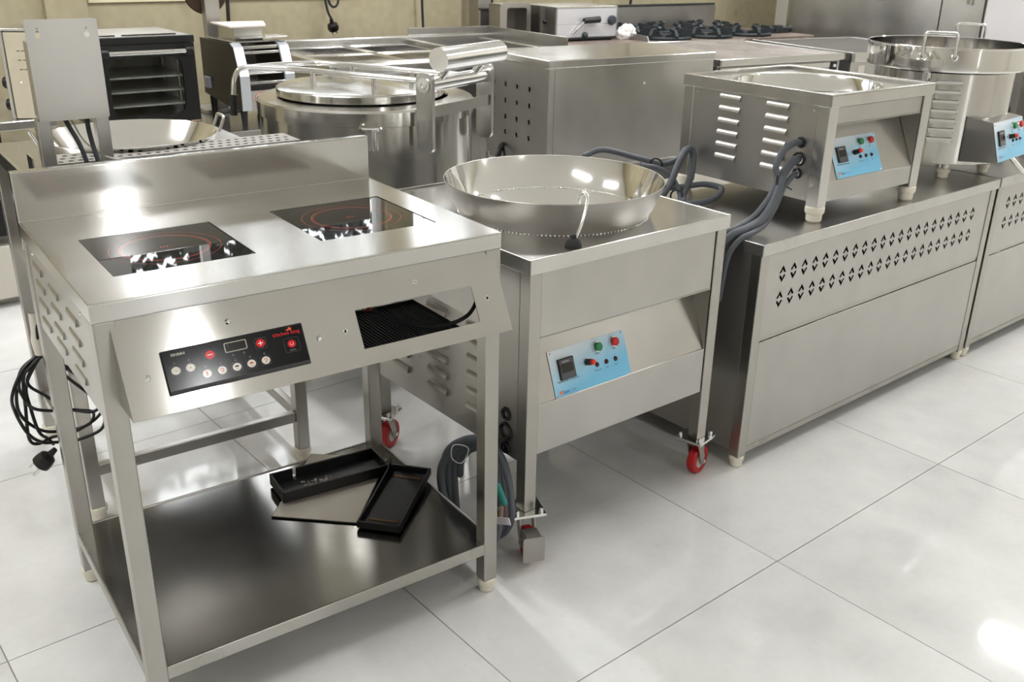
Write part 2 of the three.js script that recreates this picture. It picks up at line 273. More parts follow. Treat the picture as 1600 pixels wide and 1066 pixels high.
// ------------------------------------------------------------------ front table with two induction hobs
{
  const t = thing('induction_table', 'steel table with two black glass hobs, backsplash and sloping control panel, nearest of all', 'cooker', 0.3964, 0, -1.5288, -4.234);
  const W = 0.801, D = 0.58, H = 0.885;
  const top = rect(0.001, W - 0.001, -D, -0.001);
  const HB = [[0.071, 0.329, -0.39, -0.127], [0.465, 0.728, -0.403, -0.136]];
  for (const [a, b, c, d] of HB) top.holes.push(rect(a, b, c, d, THREE.Path));
  obj('worktop', [flat(top, H - 0.004, H), bx(0, W, H - 0.034, H, -0.008, 0, 0.0035), bx(0, 0.006, H - 0.034, H, -D - 0.02, 0, 0.003), bx(W - 0.006, W, H - 0.034, H, -D - 0.02, 0, 0.003), bx(0.001, W - 0.001, H - 0.006, H - 0.0035, -0.01, -0.0005, 0.001)], S.brushed, t);
  obj('backsplash', [bx(0, W, H - 0.06, H + 0.104, -D - 0.022, -D, 0.0035), bx(0.001, W - 0.001, H - 0.001, H + 0.002, -D - 0.001, -D + 0.003, 0.001)], S.fine, t);
  const ringTex = canvasTex(512, 512, (g, w) => {
    g.fillStyle = '#060607'; g.fillRect(0, 0, w, w); g.strokeStyle = '#b8452f'; g.lineWidth = 2; for (const [r, lw] of [[205, 2], [166, 3], [158, 2]]) { g.lineWidth = lw; g.beginPath(); g.arc(256, 256, r, 0, 7); g.stroke(); }
    g.fillStyle = '#9a3526'; g.fillRect(240, 236, 5, 18); g.fillRect(252, 236, 5, 18); g.fillRect(264, 236, 5, 18); g.font = '11px sans-serif'; g.textAlign = 'center'; g.fillStyle = '#6b2b22'; g.fillText('INDUCTION', 256, 276);
  });
  const hobMat = new THREE.MeshPhysicalMaterial({ map: ringTex, roughness: 0.02, ior: 1.55 });
  HB.forEach(([a, b, c, d], n) => {
    const hob = obj('glass_hob', [bx(a + 0.0012, b - 0.0012, H - 0.008, H - 0.0015, c + 0.0012, d - 0.0012, 0)], blackGlass, t); hob.userData.label = 'black glass induction hob with thin red rings';
    obj('ring_print', new THREE.PlaneGeometry(b - a - 0.003, d - c - 0.003).rotateX(-Math.PI / 2).translate((a + b) / 2, H - 0.0012, (c + d) / 2), hobMat, hob);
    obj('coil_housing', bx(a + 0.01, b - 0.01, H - 0.075, H - 0.009, c + 0.01, d - 0.01, 0.004), blackMetal, t);
  });
  // legs, feet, shelf
  const lw = 0.036;
  for (const [x, z] of [[0.001, -lw - 0.001], [W - lw - 0.001, -lw - 0.001], [0.001, -D - 0.02], [W - lw - 0.001, -D - 0.02]]) { leg(t, x, x + lw, 0.034, H - 0.033, z, z + lw); foot(t, x + lw / 2, z + lw / 2, 0, 1); }
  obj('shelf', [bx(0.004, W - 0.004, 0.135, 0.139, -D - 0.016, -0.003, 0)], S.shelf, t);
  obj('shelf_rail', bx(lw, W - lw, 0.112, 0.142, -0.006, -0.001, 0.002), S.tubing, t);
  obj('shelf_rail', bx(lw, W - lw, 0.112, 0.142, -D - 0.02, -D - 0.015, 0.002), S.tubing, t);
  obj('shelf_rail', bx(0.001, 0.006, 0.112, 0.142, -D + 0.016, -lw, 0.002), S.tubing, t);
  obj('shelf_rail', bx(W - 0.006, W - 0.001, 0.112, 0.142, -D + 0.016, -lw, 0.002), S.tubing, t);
  // side panels with pressed vents
  for (const [x, ry, n] of [[0.004, -Math.PI / 2, 'side_panel'], [W - 0.006, Math.PI / 2, 'side_panel']]) {
    const p = obj(n, bx(x, x + 0.002, 0.665, H - 0.033, -D + 0.016, -lw, 0), S.sheet, t), px = ry < 0 ? x : x + 0.002;
    [[-0.466, [0.818, 0.78, 0.74, 0.7]], [-0.33, [0.81, 0.772, 0.732, 0.7]], [-0.18, [0.808, 0.77, 0.732, 0.696]]].forEach(([z, ys]) => ys.forEach((y) => louver(p, px, y, z, 0.078, ry, 0.014, 0.0035)));
    for (const z of [-0.5, -0.1]) { const s = screw(p, 0, 0, 0, 0.004); at(s, px, 0.84, z, 0, ry, 0); }
  }
  obj('rear_panel', bx(lw, W - lw, 0.665, H - 0.01, -D - 0.021, -D - 0.019, 0), S.sheet, t);
  // sloping control panel: from (y .85, z 0) out and down to (y .695, z .08)
  const L = Math.hypot(0.155, 0.08), th = Math.atan2(0.08, 0.155), ps = poly([[0.027, -L], [0.782, -L], [0.782, 0], [0.027, 0]]);
  ps.holes.push(rect(0.453, 0.711, -0.144, -0.069, THREE.Path));
  for (const [x, y] of [[0.424, -0.104], [0.59, -0.039], [0.741, -0.1]]) ps.holes.push(disc(x, y, 0.0032));
  const front = obj('control_panel', [extr(ps, 0.0016)], S.fine, t); at(front, 0, 0.8535, -0.0105, -th, 0, 0);
  const wing = (x) => extr(poly([[-0.0105, 0.8515], [-0.0125, 0.6985], [0.0685, 0.6985]].map(([z, y]) => [z, y])), 0.0016).rotateY(-Math.PI / 2).translate(x + 0.0016, 0, 0);
  obj('panel_wing', boxUV(wing(0.027)), S.sheet, t); obj('panel_wing', boxUV(wing(0.7804)), S.sheet, t);
  obj('panel_flange', bx(0.028, 0.781, 0.697, 0.699, 0.03, 0.068, 0), S.sheet, t);
  for (const [x, y] of [[0.065, -0.109], [0.217, -0.043], [0.372, -0.106]]) screw(front, x, y, 0.0016, 0.0055);
  for (const [x, y] of [[0.424, -0.104], [0.59, -0.039], [0.741, -0.1]]) obj('hole_rim', mv(new THREE.TorusGeometry(0.0036, 0.0009, 6, 18), x, y, 0.0018), S.chrome, front);
  const kTex = canvasTex(1240, 372, (g, w, h) => {
    g.fillStyle = '#0a0b0d'; g.fillRect(0, 0, w, h); const q = (x, y, s, r) => { g.strokeStyle = '#55565a'; g.lineWidth = 3; g.beginPath(); g.roundRect(x - s / 2, y - s / 2, s, s, r); g.stroke(); }, dot = (x, y, r, c) => { g.fillStyle = c; g.beginPath(); g.arc(x, y, r, 0, 7); g.fill(); }, ring = (x, y) => { g.strokeStyle = '#8a8b90'; g.lineWidth = 3; g.beginPath(); g.arc(x, y, 8, 0, 7); g.stroke(); };
    g.fillStyle = '#cfcabb'; g.font = 'bold 34px sans-serif'; g.fillText('SD20A4', 70, 52);
    for (const [x, y] of [[84, 190], [206, 190]]) { q(x, y, 92, 16); dot(x, y, 38, '#d7d2c6'); g.strokeStyle = '#9b978d'; g.lineWidth = 2; g.beginPath(); g.arc(x, y, 27, 0, 7); g.stroke(); dot(x, y, 5, '#333'); ring(x, y - 72); g.fillStyle = '#6f7076'; g.font = '13px sans-serif'; g.textAlign = 'center'; g.fillText(x < 100 ? 'Timer' : 'Pre-set', x, y + 66); g.textAlign = 'left'; }
    q(388, 110, 104, 18); dot(388, 110, 42, '#cf1d28'); g.fillStyle = '#f3e9e6'; g.fillRect(366, 106, 44, 8);
    q(838, 104, 104, 18); dot(838, 104, 42, '#cf1d28'); g.fillStyle = '#f3e9e6'; g.fillRect(816, 100, 44, 8); g.fillRect(834, 82, 8, 44);
    g.strokeStyle = '#b9b3a4'; g.lineWidth = 8; g.beginPath(); g.roundRect(524, 36, 190, 88, 10); g.stroke(); g.fillStyle = '#14120d'; g.fillRect(530, 42, 178, 76); dot(552, 56, 6, '#5b5332');
    ring(580, 160); ring(676, 160); g.fillStyle = '#7c7d82'; g.font = '15px sans-serif'; g.fillText('W', 574, 196); g.fillText('°C', 666, 196);
    [328, 458, 588, 718, 848].forEach((x, n) => { const y = 280 - 0; q(x, y, 88, 14); dot(x, y, 38, '#dcd6cc'); g.fillStyle = n % 2 ? '#c4533f' : n === 0 ? '#c4533f' : '#40464a'; if (n === 0) g.fillRect(x - 7, y - 22, 14, 36); else if (n === 1 || n === 4) { g.strokeStyle = '#c4533f'; g.lineWidth = 6; g.beginPath(); g.arc(x, y - 6, 13, 3, 8.4); g.stroke(); } else { g.beginPath(); g.ellipse(x, y - 6, 19, 9, 0, 0, 7); g.fill(); g.fillRect(x - 3, y - 20, 6, 10); } g.fillStyle = '#8d8a82'; g.fillRect(x - 14, y + 16, 28, 4); ring(x, y - 66); });
    g.fillStyle = '#d3222b'; g.font = 'bold 42px sans-serif'; g.fillText('Kitchen King', 958, 78); g.fillStyle = '#e05a35'; g.beginPath(); g.moveTo(1120, 40); g.quadraticCurveTo(1100, 14, 1124, 2); g.quadraticCurveTo(1120, 22, 1140, 10); g.quadraticCurveTo(1146, 32, 1132, 42); g.fill(); g.beginPath(); g.moveTo(1094, 42); g.lineTo(1088, 22); g.lineTo(1102, 30); g.lineTo(1108, 16); g.lineTo(1112, 42); g.fill();
    q(1112, 186, 140, 20); dot(1112, 176, 38, '#cf1d28'); g.strokeStyle = '#eadfdb'; g.lineWidth = 4; g.beginPath(); g.arc(1112, 176, 15, -1, 4.1); g.stroke(); g.fillRect(1110, 154, 4, 18); g.fillStyle = '#b9b5ad'; g.font = '17px sans-serif'; g.textAlign = 'center'; g.fillText('ON/OFF', 1112, 244);
  });
  const mod = obj('touch_panel', bx(0.0925, 0.3445, -0.147, -0.071, 0.001, 0.006, 0.0022), blackPlastic, front); mod.userData.label = 'glossy black touch panel with red and white buttons';
  obj('touch_print', new THREE.PlaneGeometry(0.2485, 0.0665).translate(0.2185, -0.1065, 0.0062), new THREE.MeshPhysicalMaterial({ map: kTex, roughness: 0.12, specularIntensity: 0.5 }), front);
  // what the open cut-out shows: a slatted dark tray and a loose cable
  const slats = []; for (let k = 0; k < 34; k++) slats.push(bx(0.432 + k * 0.0079, 0.4365 + k * 0.0079, 0.688, 0.694, -0.2, 0.028, 0));
  obj('vent_grille', [...slats, bx(0.43, 0.704, 0.684, 0.6965, -0.204, -0.2, 0), bx(0.43, 0.704, 0.684, 0.6965, 0.022, 0.028, 0), bx(0.7, 0.704, 0.684, 0.6965, -0.204, 0.028, 0), bx(0.428, 0.432, 0.684, 0.6965, -0.204, 0.028, 0)], blackMetal, t);
  obj('loose_cable', capped([[0.775, 0.84, -0.1], [0.765, 0.78, -0.03], [0.72, 0.722, 0.0], [0.64, 0.705, -0.02], [0.58, 0.72, -0.07], [0.555, 0.735, -0.1]], 0.0042, 60, 8), rubber, t);
  obj('cable_cores', [...capped([[0.556, 0.734, -0.099], [0.545, 0.739, -0.104], [0.532, 0.737, -0.1]], 0.0016, 12, 6), ...capped([[0.556, 0.733, -0.1], [0.543, 0.732, -0.112], [0.536, 0.736, -0.116]], 0.0016, 12, 6)], M('#8a3a22', 0.6), t);

  // mains cord coiled against the left rear leg
  const c = thing('power_cord', 'coiled black mains cord with round three-pin plug hanging by the left rear leg', 'cord', 0.3964, 0, -1.5288, -4.234);
  const Z = -0.655, d = (p, k) => p.map(([x, y], i) => [x, y, Z + 0.014 * Math.sin(i * 2.1 + k) - 0.012 * k]);
  const loops = [
    [[0.012, 0.67], [0.004, 0.61], [0.002, 0.563], [-0.038, 0.534], [-0.068, 0.485], [-0.066, 0.434], [-0.051, 0.382], [-0.027, 0.357], [0.007, 0.336], [0.041, 0.335], [0.102, 0.353], [0.118, 0.385], [0.1, 0.43], [0.05, 0.5], [0.005, 0.56]],
    [[0.005, 0.56], [-0.047, 0.512], [-0.042, 0.457], [-0.029, 0.439], [0.005, 0.424], [0.043, 0.408], [0.092, 0.398], [0.115, 0.42], [0.09, 0.47], [0.04, 0.53], [0.006, 0.562]],
    [[0.006, 0.562], [-0.034, 0.519], [-0.043, 0.428], [-0.05, 0.367], [-0.032, 0.344], [0.002, 0.346], [0.041, 0.356], [0.102, 0.375], [0.12, 0.41], [0.07, 0.5], [0.01, 0.565]],
    [[0.01, 0.565], [-0.029, 0.497], [0.003, 0.452], [0.038, 0.42], [0.067, 0.398], [0.097, 0.384], [0.08, 0.366], [0.035, 0.354], [-0.02, 0.37], [-0.06, 0.44], [-0.04, 0.52], [0.004, 0.556]],
    [[0.004, 0.556], [-0.031, 0.483], [-0.032, 0.425], [-0.026, 0.373], [-0.008, 0.34], [0.0, 0.328]],
  ];
  obj('cable', loops.flatMap((p, k) => capped(d(p, k / 2), 0.0038, 90, 8)), blackPlastic, c);
  obj('sleeve', [lathe([[0.011, 0.665], [0.012, 0.62], [0.016, 0.6], [0.013, 0.575], [0.012, 0.565]], 12).translate(0.006, 0, Z)], M('#cfc9bd', 0.35), c);
  const plug = obj('plug', [lathe([[0, 0.052], [0.006, 0.05], [0.008, 0.034], [0.018, 0.026], [0.021, 0.012], [0.021, 0.002], [0.019, 0], [0, 0]], 18)], blackPlastic, c);
  at(plug, -0.036, 0.286, Z - 0.02, 0.35, 0, -0.75); plug.scale.setScalar(1.05);
  for (const [x, z, r, l] of [[0, 0.011, 0.0035, 0.024], [-0.01, -0.006, 0.0026, 0.019], [0.01, -0.006, 0.0026, 0.019]]) obj('pin', rod([x, 0, z], [x, -l, z], r, 10), S.chrome, plug);

  // black trays and a bright plate lying on the shelf
  const tray = (name, label, x, y, z, yaw, w, dp, hh, notch) => {
    const g = thing(name, label, 'tray', ...new THREE.Vector3(x, y, z).applyMatrix4((t.updateMatrixWorld(), t.matrixWorld)).toArray(), yaw - 4.234, 'loose trays on the lower shelf');
    obj('base', bx(-w / 2, w / 2, 0, 0.003, -dp / 2, dp / 2, 0.001), blackPlastic, g);
    obj('rim', [bx(-w / 2, w / 2, 0.001, hh, dp / 2 - 0.006, dp / 2, 0.002), ...(notch ? [bx(-w / 2, -w / 2 + 0.06, 0.001, hh, -dp / 2, -dp / 2 + 0.006, 0.002), bx(-w / 2 + 0.068, w / 2, 0.001, hh, -dp / 2, -dp / 2 + 0.006, 0.002)] : [bx(-w / 2, w / 2, 0.001, hh, -dp / 2, -dp / 2 + 0.006, 0.002)]), bx(-w / 2, -w / 2 + 0.006, 0.001, hh, -dp / 2, dp / 2, 0.002), bx(w / 2 - 0.006, w / 2, 0.001, hh, -dp / 2, dp / 2, 0.002)], blackPlastic, g);
    return g;
  };
  t.updateMatrixWorld(); const pl = thing('steel_plate', 'flat bright steel plate with a black edge under the two black trays', 'plate', ...new THREE.Vector3(0.585, 0.1405, -0.43).applyMatrix4(t.matrixWorld).toArray(), -46);
  obj('sheet', bx(-0.105, 0.105, 0.0025, 0.004, -0.155, 0.155, 0.0005), M('#b4ada0', 0.4, { metalness: 0.35 }), pl); obj('edge', bx(-0.107, 0.107, 0, 0.0028, -0.157, 0.157, 0.0008), blackPlastic, pl);  // matte tan stands for the bright reflection a mirror-like sheet would show
  const t1 = tray('tray', 'long black rimmed tray lying across the steel plate on the shelf', 0.594, 0.1455, -0.462, -4, 0.285, 0.108, 0.03, true);
  obj('white_tab', bx(-0.081, -0.073, 0.012, 0.028, -0.056, -0.05, 0.001), whitePlastic, t1);
  const grit = []; for (let k = 0; k < 46; k++) { const r = 0.0012 + 0.0022 * rnd(); grit.push(new THREE.IcosahedronGeometry(r, 0).translate(-0.03 + 0.055 * (rnd() + rnd() - 1), 0.003 + r * 0.7, 0.006 + 0.024 * (rnd() + rnd() - 1))); }
  const gr = obj('crumbs', grit, M('#b9b3a6', 0.8), t1); gr.userData.kind = 'stuff';
  const t2 = tray('tray', 'shallow black tray with brown edge strips tilted over the long tray', 0.682, 0.1455, -0.275, 43, 0.262, 0.108, 0.018, false);
  t2.rotation.z = 0.05; t2.position.y += 0.005;
  for (const x of [-0.095, 0.095]) obj('brown_strip', bx(x - 0.004, x + 0.004, 0.003, 0.005, -0.035, 0.035, 0.0005), M('#5a3f1e', 0.6), t2);
  obj('upright_flap', extr(poly([[-0.118, 0.016], [0.12, 0.016], [0.12, 0.042], [0.09, 0.024]]), 0.003).translate(0, 0, -0.052), blackPlastic, t2);
}

// ------------------------------------------------------------------ wok cooker on casters
{
  const t = thing('wok_cooker', 'steel wok cooker on red casters with a wide polished bowl and open blue control plate', 'cooker', 1.3239, 0, -1.527, -0.942);
  const W = 0.685, D = 0.72, H = 0.784, cx = 0.335, cz = -0.312;
  const top = rect(0.001, W - 0.001, -D + 0.001, -0.001); top.holes.push(disc(cx, cz, 0.2468));
  obj('worktop', [flat(top, H - 0.004, H, 64), bx(0, W, H - 0.036, H + 0.001, -0.006, 0, 0.003), bx(0, 0.006, H - 0.036, H + 0.001, -D, 0, 0.003), bx(W - 0.006, W, H - 0.036, H + 0.001, -D, 0, 0.003), bx(0, W, H - 0.036, H + 0.006, -D, -D + 0.006, 0.003)], S.brushed, t);
  const inner = [[0.2856, 0.8705], [0.274, 0.838], [0.255, 0.797], [0.226, 0.757], [0.18, 0.722], [0.12, 0.699], [0.06, 0.688], [0.0001, 0.686]];
  const wok = obj('wok_bowl', mv(lathe([...inner].reverse(), 96), cx, 0, cz), S.polished, t); wok.userData.label = 'wide mirror-polished wok bowl';
  obj('bowl_skirt', mv(lathe([[0.2856, 0.8705], [0.287, 0.871], [0.288, 0.869], [0.277, 0.838], [0.262, 0.806], [0.2475, H]], 96), cx, 0, cz), S.dull, t);
  const beads = []; for (let k = 0; k < 150; k++) { const a = k / 150 * Math.PI * 2; beads.push(new THREE.SphereGeometry(0.0042 + 0.001 * Math.sin(k * 5.3), 6, 4).scale(1.3, 0.6, 1).rotateY(-a).translate(cx + Math.cos(a) * 0.2485, H + 0.001, cz + Math.sin(a) * 0.2485)); }
  const wb = obj('weld_bead', beads, S.chrome, t); wb.userData.kind = 'stuff';
  const pr = obj('probe_tube', capped([[0.213, 0.862, -0.083], [0.213, 0.886, -0.078], [0.212, 0.897, -0.062], [0.203, 0.884, -0.042], [0.178, 0.838, -0.03], [0.158, 0.8, -0.03], [0.154, 0.794, -0.03]], 0.0042, 50, 10), S.chrome, t);
  obj('probe_seal', mv(lathe([[0, 0.028], [0.006, 0.027], [0.007, 0.02], [0.015, 0.015], [0.02, 0.004], [0.02, 0], [0, 0]], 24), 0.154, H, -0.03), rubber, t);
  const lw = 0.036;
  for (const [x, z] of [[0.006, -lw - 0.006], [W - lw - 0.006, -lw - 0.006], [0.006, -D + 0.006], [W - lw - 0.006, -D + 0.006]]) leg(t, x, x + lw, 0.13, H - 0.034, z, z + lw);
  caster(t, 0.026, -0.026, -112, true); caster(t, W - 0.026, -0.026, 12); caster(t, 0.026, -D + 0.026, 30); caster(t, W - 0.026, -D + 0.026, 100);
  const x0 = 0.0445, x1 = W - 0.0445;
  obj('upper_panel', bx(x0, x1, 0.587, H - 0.038, -0.016, -0.0105, 0.0015), S.sheet, t);
  obj('lower_panel', bx(x0, x1, 0.28, 0.412, -0.016, -0.0105, 0.0015), S.sheet, t);
  const th = Math.atan2(0.068, 0.18), Lp = Math.hypot(0.068, 0.18);
  const rp = obj('recess_panel', extr(rect(x0, x1, 0, Lp), 0.0015), S.sheet, t); at(rp, 0, 0.409, -0.016, -th, 0, 0);
  obj('recess_ceiling', bx(x0, x1, 0.584, 0.587, -0.086, -0.01, 0), S.sheet, t);
  for (const x of [x0, x1 - 0.0015]) obj('recess_cheek', boxUV(extr(poly([[-0.012, 0.409], [-0.012, 0.587], [-0.084, 0.587]]), 0.0015).rotateY(-Math.PI / 2).translate(x + 0.0015, 0, 0)), S.sheet, t);
  controlPlate(t, 0.256, 0.12, 0.232, 0.4635, -0.0345, -th);
  obj('rear_panel', bx(x0, x1, 0.28, H - 0.034, -D + 0.008, -D + 0.012, 0), S.sheet, t);
  for (const [x, ry] of [[0.007, -Math.PI / 2], [W - 0.009, Math.PI / 2]]) {
    const p = obj('side_panel', bx(x, x + 0.002, 0.262, H - 0.034, -D + 0.043, -0.043, 0), S.sheet, t);
    for (const z of [-0.56, -0.375, -0.2]) for (let k = 0; k < 8; k++) louver(p, ry < 0 ? x : x + 0.002, 0.335 + k * 0.045, z, 0.088, ry, 0.02, 0.008);
  }
  for (const [y, r] of [[0.372, 0.013], [0.325, 0.02], [0.28, 0.012]]) obj('grommet', mv(new THREE.TorusGeometry(r, 0.005, 8, 20).rotateY(Math.PI / 2), 0.006, y, -0.085), blackPlastic, t);

  const hose = thing('hose_coil', 'coil of grey corrugated hose with bare wire ends tied between the two front cookers', 'hose', 1.3239, 0, -1.527, -0.942);
  const pts = []; for (let k = 0; k <= 66; k++) { const a = k / 66 * Math.PI * 2 * 3.2 + 1.9, s = 1 - 0.075 * k / 66 * 3; pts.push([-0.046 - 0.026 * Math.sin(k * 0.28) - 0.0085 * Math.sin(k * 0.91), 0.155 + 0.135 * s * Math.sin(a) * 1.0, -0.128 + 0.122 * s * Math.cos(a)]); }
  obj('hose', capped(pts, 0.0095, 260, 12), greyHose, hose);
  const up = [[-0.03, 0.28, -0.09], [-0.035, 0.3, -0.1], [-0.04, 0.295, -0.14], [-0.055, 0.26, -0.2], [-0.075, 0.18, -0.245], [-0.08, 0.1, -0.23], [-0.08, 0.04, -0.16], [-0.075, 0.03, -0.09], [-0.075, 0.08, -0.02], [-0.075, 0.17, 0.0]];
  obj('hose_end', capped(up, 0.011, 100, 12), greyHose, hose);
  const rings = []; for (let k = 0; k < 26; k++) { const a = 0.9 - k * 0.055; rings.push(new THREE.TorusGeometry(0.0098, 0.0016, 6, 12).rotateY(Math.PI / 2).rotateX(0).rotateY(Math.PI / 2).rotateX(a).translate(-0.088, 0.155 + 0.115 * Math.sin(a), -0.128 + 0.105 * Math.cos(a))); }
  const rg = obj('ribs', rings, greyHose, hose); rg.userData.kind = 'stuff';
  obj('green_tape', capped([[-0.078, 0.236, -0.008], [-0.079, 0.222, 0.006], [-0.079, 0.204, 0.02]], 0.0085, 20, 10), M('#1e7f78', 0.5), hose);
  for (const [k, hex] of [[0, '#b07a4a'], [1, '#d9c9a0'], [2, '#6a4a6a'], [3, '#8a5a3a']]) obj('wire', capped([[-0.08, 0.206, 0.01 + 0.005 * k], [-0.083, 0.186, 0.012 + 0.007 * k], [-0.083, 0.162, 0.008 + 0.008 * k]], 0.0017, 14, 6), M(hex, 0.5), hose);
  { const l = obj('tie_label', bx(-0.001, 0.001, -0.009, 0.009, -0.042, 0.042, 0.0005), M('#dcd8e2', 0.5), hose); at(l, -0.09, 0.158, 0.018, -0.42, 0, 0); }
  obj('tie', tube([[-0.06, 0.27, -0.15], [-0.09, 0.28, -0.17], [-0.1, 0.25, -0.165], [-0.08, 0.235, -0.15]], 0.0012, 30, 6, true), M('#d0d0d0', 0.4), hose);
}

// ------------------------------------------------------------------ low counters with chevron vents
const COUNTER_H = 0.6926;
function counter(label, x, z, yaw, W, off) {
  const t = thing('counter', label, 'counter', x, 0, z, yaw, 'low steel counters with chevron vents'), H = COUNTER_H, D = 0.7, lw = 0.036;
  obj('worktop', [bx(0.001, W - 0.001, H - 0.004, H, -D + 0.001, -0.001, 0), bx(0, W, H - 0.034, H + 0.0005, -0.006, 0, 0.003), bx(0, 0.006, H - 0.034, H + 0.0005, -D, 0, 0.003), bx(W - 0.006, W, H - 0.034, H + 0.0005, -D, 0, 0.003), bx(0, W, H - 0.034, H + 0.0005, -D, -D + 0.006, 0.003)], S.top, t);
  for (const [a, b] of [[0.006, -lw - 0.006], [W - lw - 0.006, -lw - 0.006], [0.006, -D + 0.006], [W - lw - 0.006, -D + 0.006]]) { leg(t, a, a + lw, 0.034, H - 0.032, b, b + lw); foot(t, a + lw / 2, b + lw / 2); }
  const x0 = 0.0445, x1 = W - 0.0445, s = rect(x0, x1, 0.412, H - 0.038);
  for (const yc of [0.588, 0.512]) for (let k = 0; k < 22; k++) {
    const xc = off + k * 0.0524; if (xc > x1 - 0.02) break;
    for (const q of [1, -1]) { const y = yc + q * 0.0035, P = [[-0.0138, 0], [-0.0138, 0.0035], [0, 0.0215], [0.0138, 0.0035], [0.0138, 0], [0.0066, 0], [0, 0.0092], [-0.0066, 0]].map(([a, b]) => [xc + a, y + q * b]); s.holes.push(poly(P, THREE.Path)); }
  }
  const up = obj('vented_panel', extr(s, 0.002).translate(0, 0, -0.011), S.sheet, t); up.userData.label = 'upper panel with two rows of chevron slots';
  obj('lower_panel', bx(x0, x1, 0.064, 0.396, -0.012, -0.008, 0.0015), S.sheet, t);
  obj('middle_rail', bx(x0, x1, 0.398, 0.412, -0.014, -0.0105, 0.001), S.tubing, t);
  obj('bottom_rail', bx(x0, x1, 0.042, 0.062, -0.03, -0.009, 0.002), S.tubing, t);
  obj('rear_panel', bx(x0, x1, 0.05, H - 0.034, -D + 0.01, -D + 0.014, 0), S.dull, t);
  obj('bottom_panel', bx(x0, x1, 0.048, 0.052, -D + 0.014, -0.03, 0), S.dull, t);
  for (const a of [0.008, W - 0.011]) obj('side_panel', bx(a, a + 0.003, 0.05, H - 0.034, -D + 0.042, -0.042, 0), S.dull, t);
  return t;
}
counter('low steel counter carrying the tabletop wok unit, two rows of chevron slots', 2.107, -1.4738, 0.228, 1.37, 0.116);
counter('low steel counter cut off by the right edge of the photo', 2.107 + 1.377, -1.4738 - 0.0055, 0.228, 1.37, 0.112);

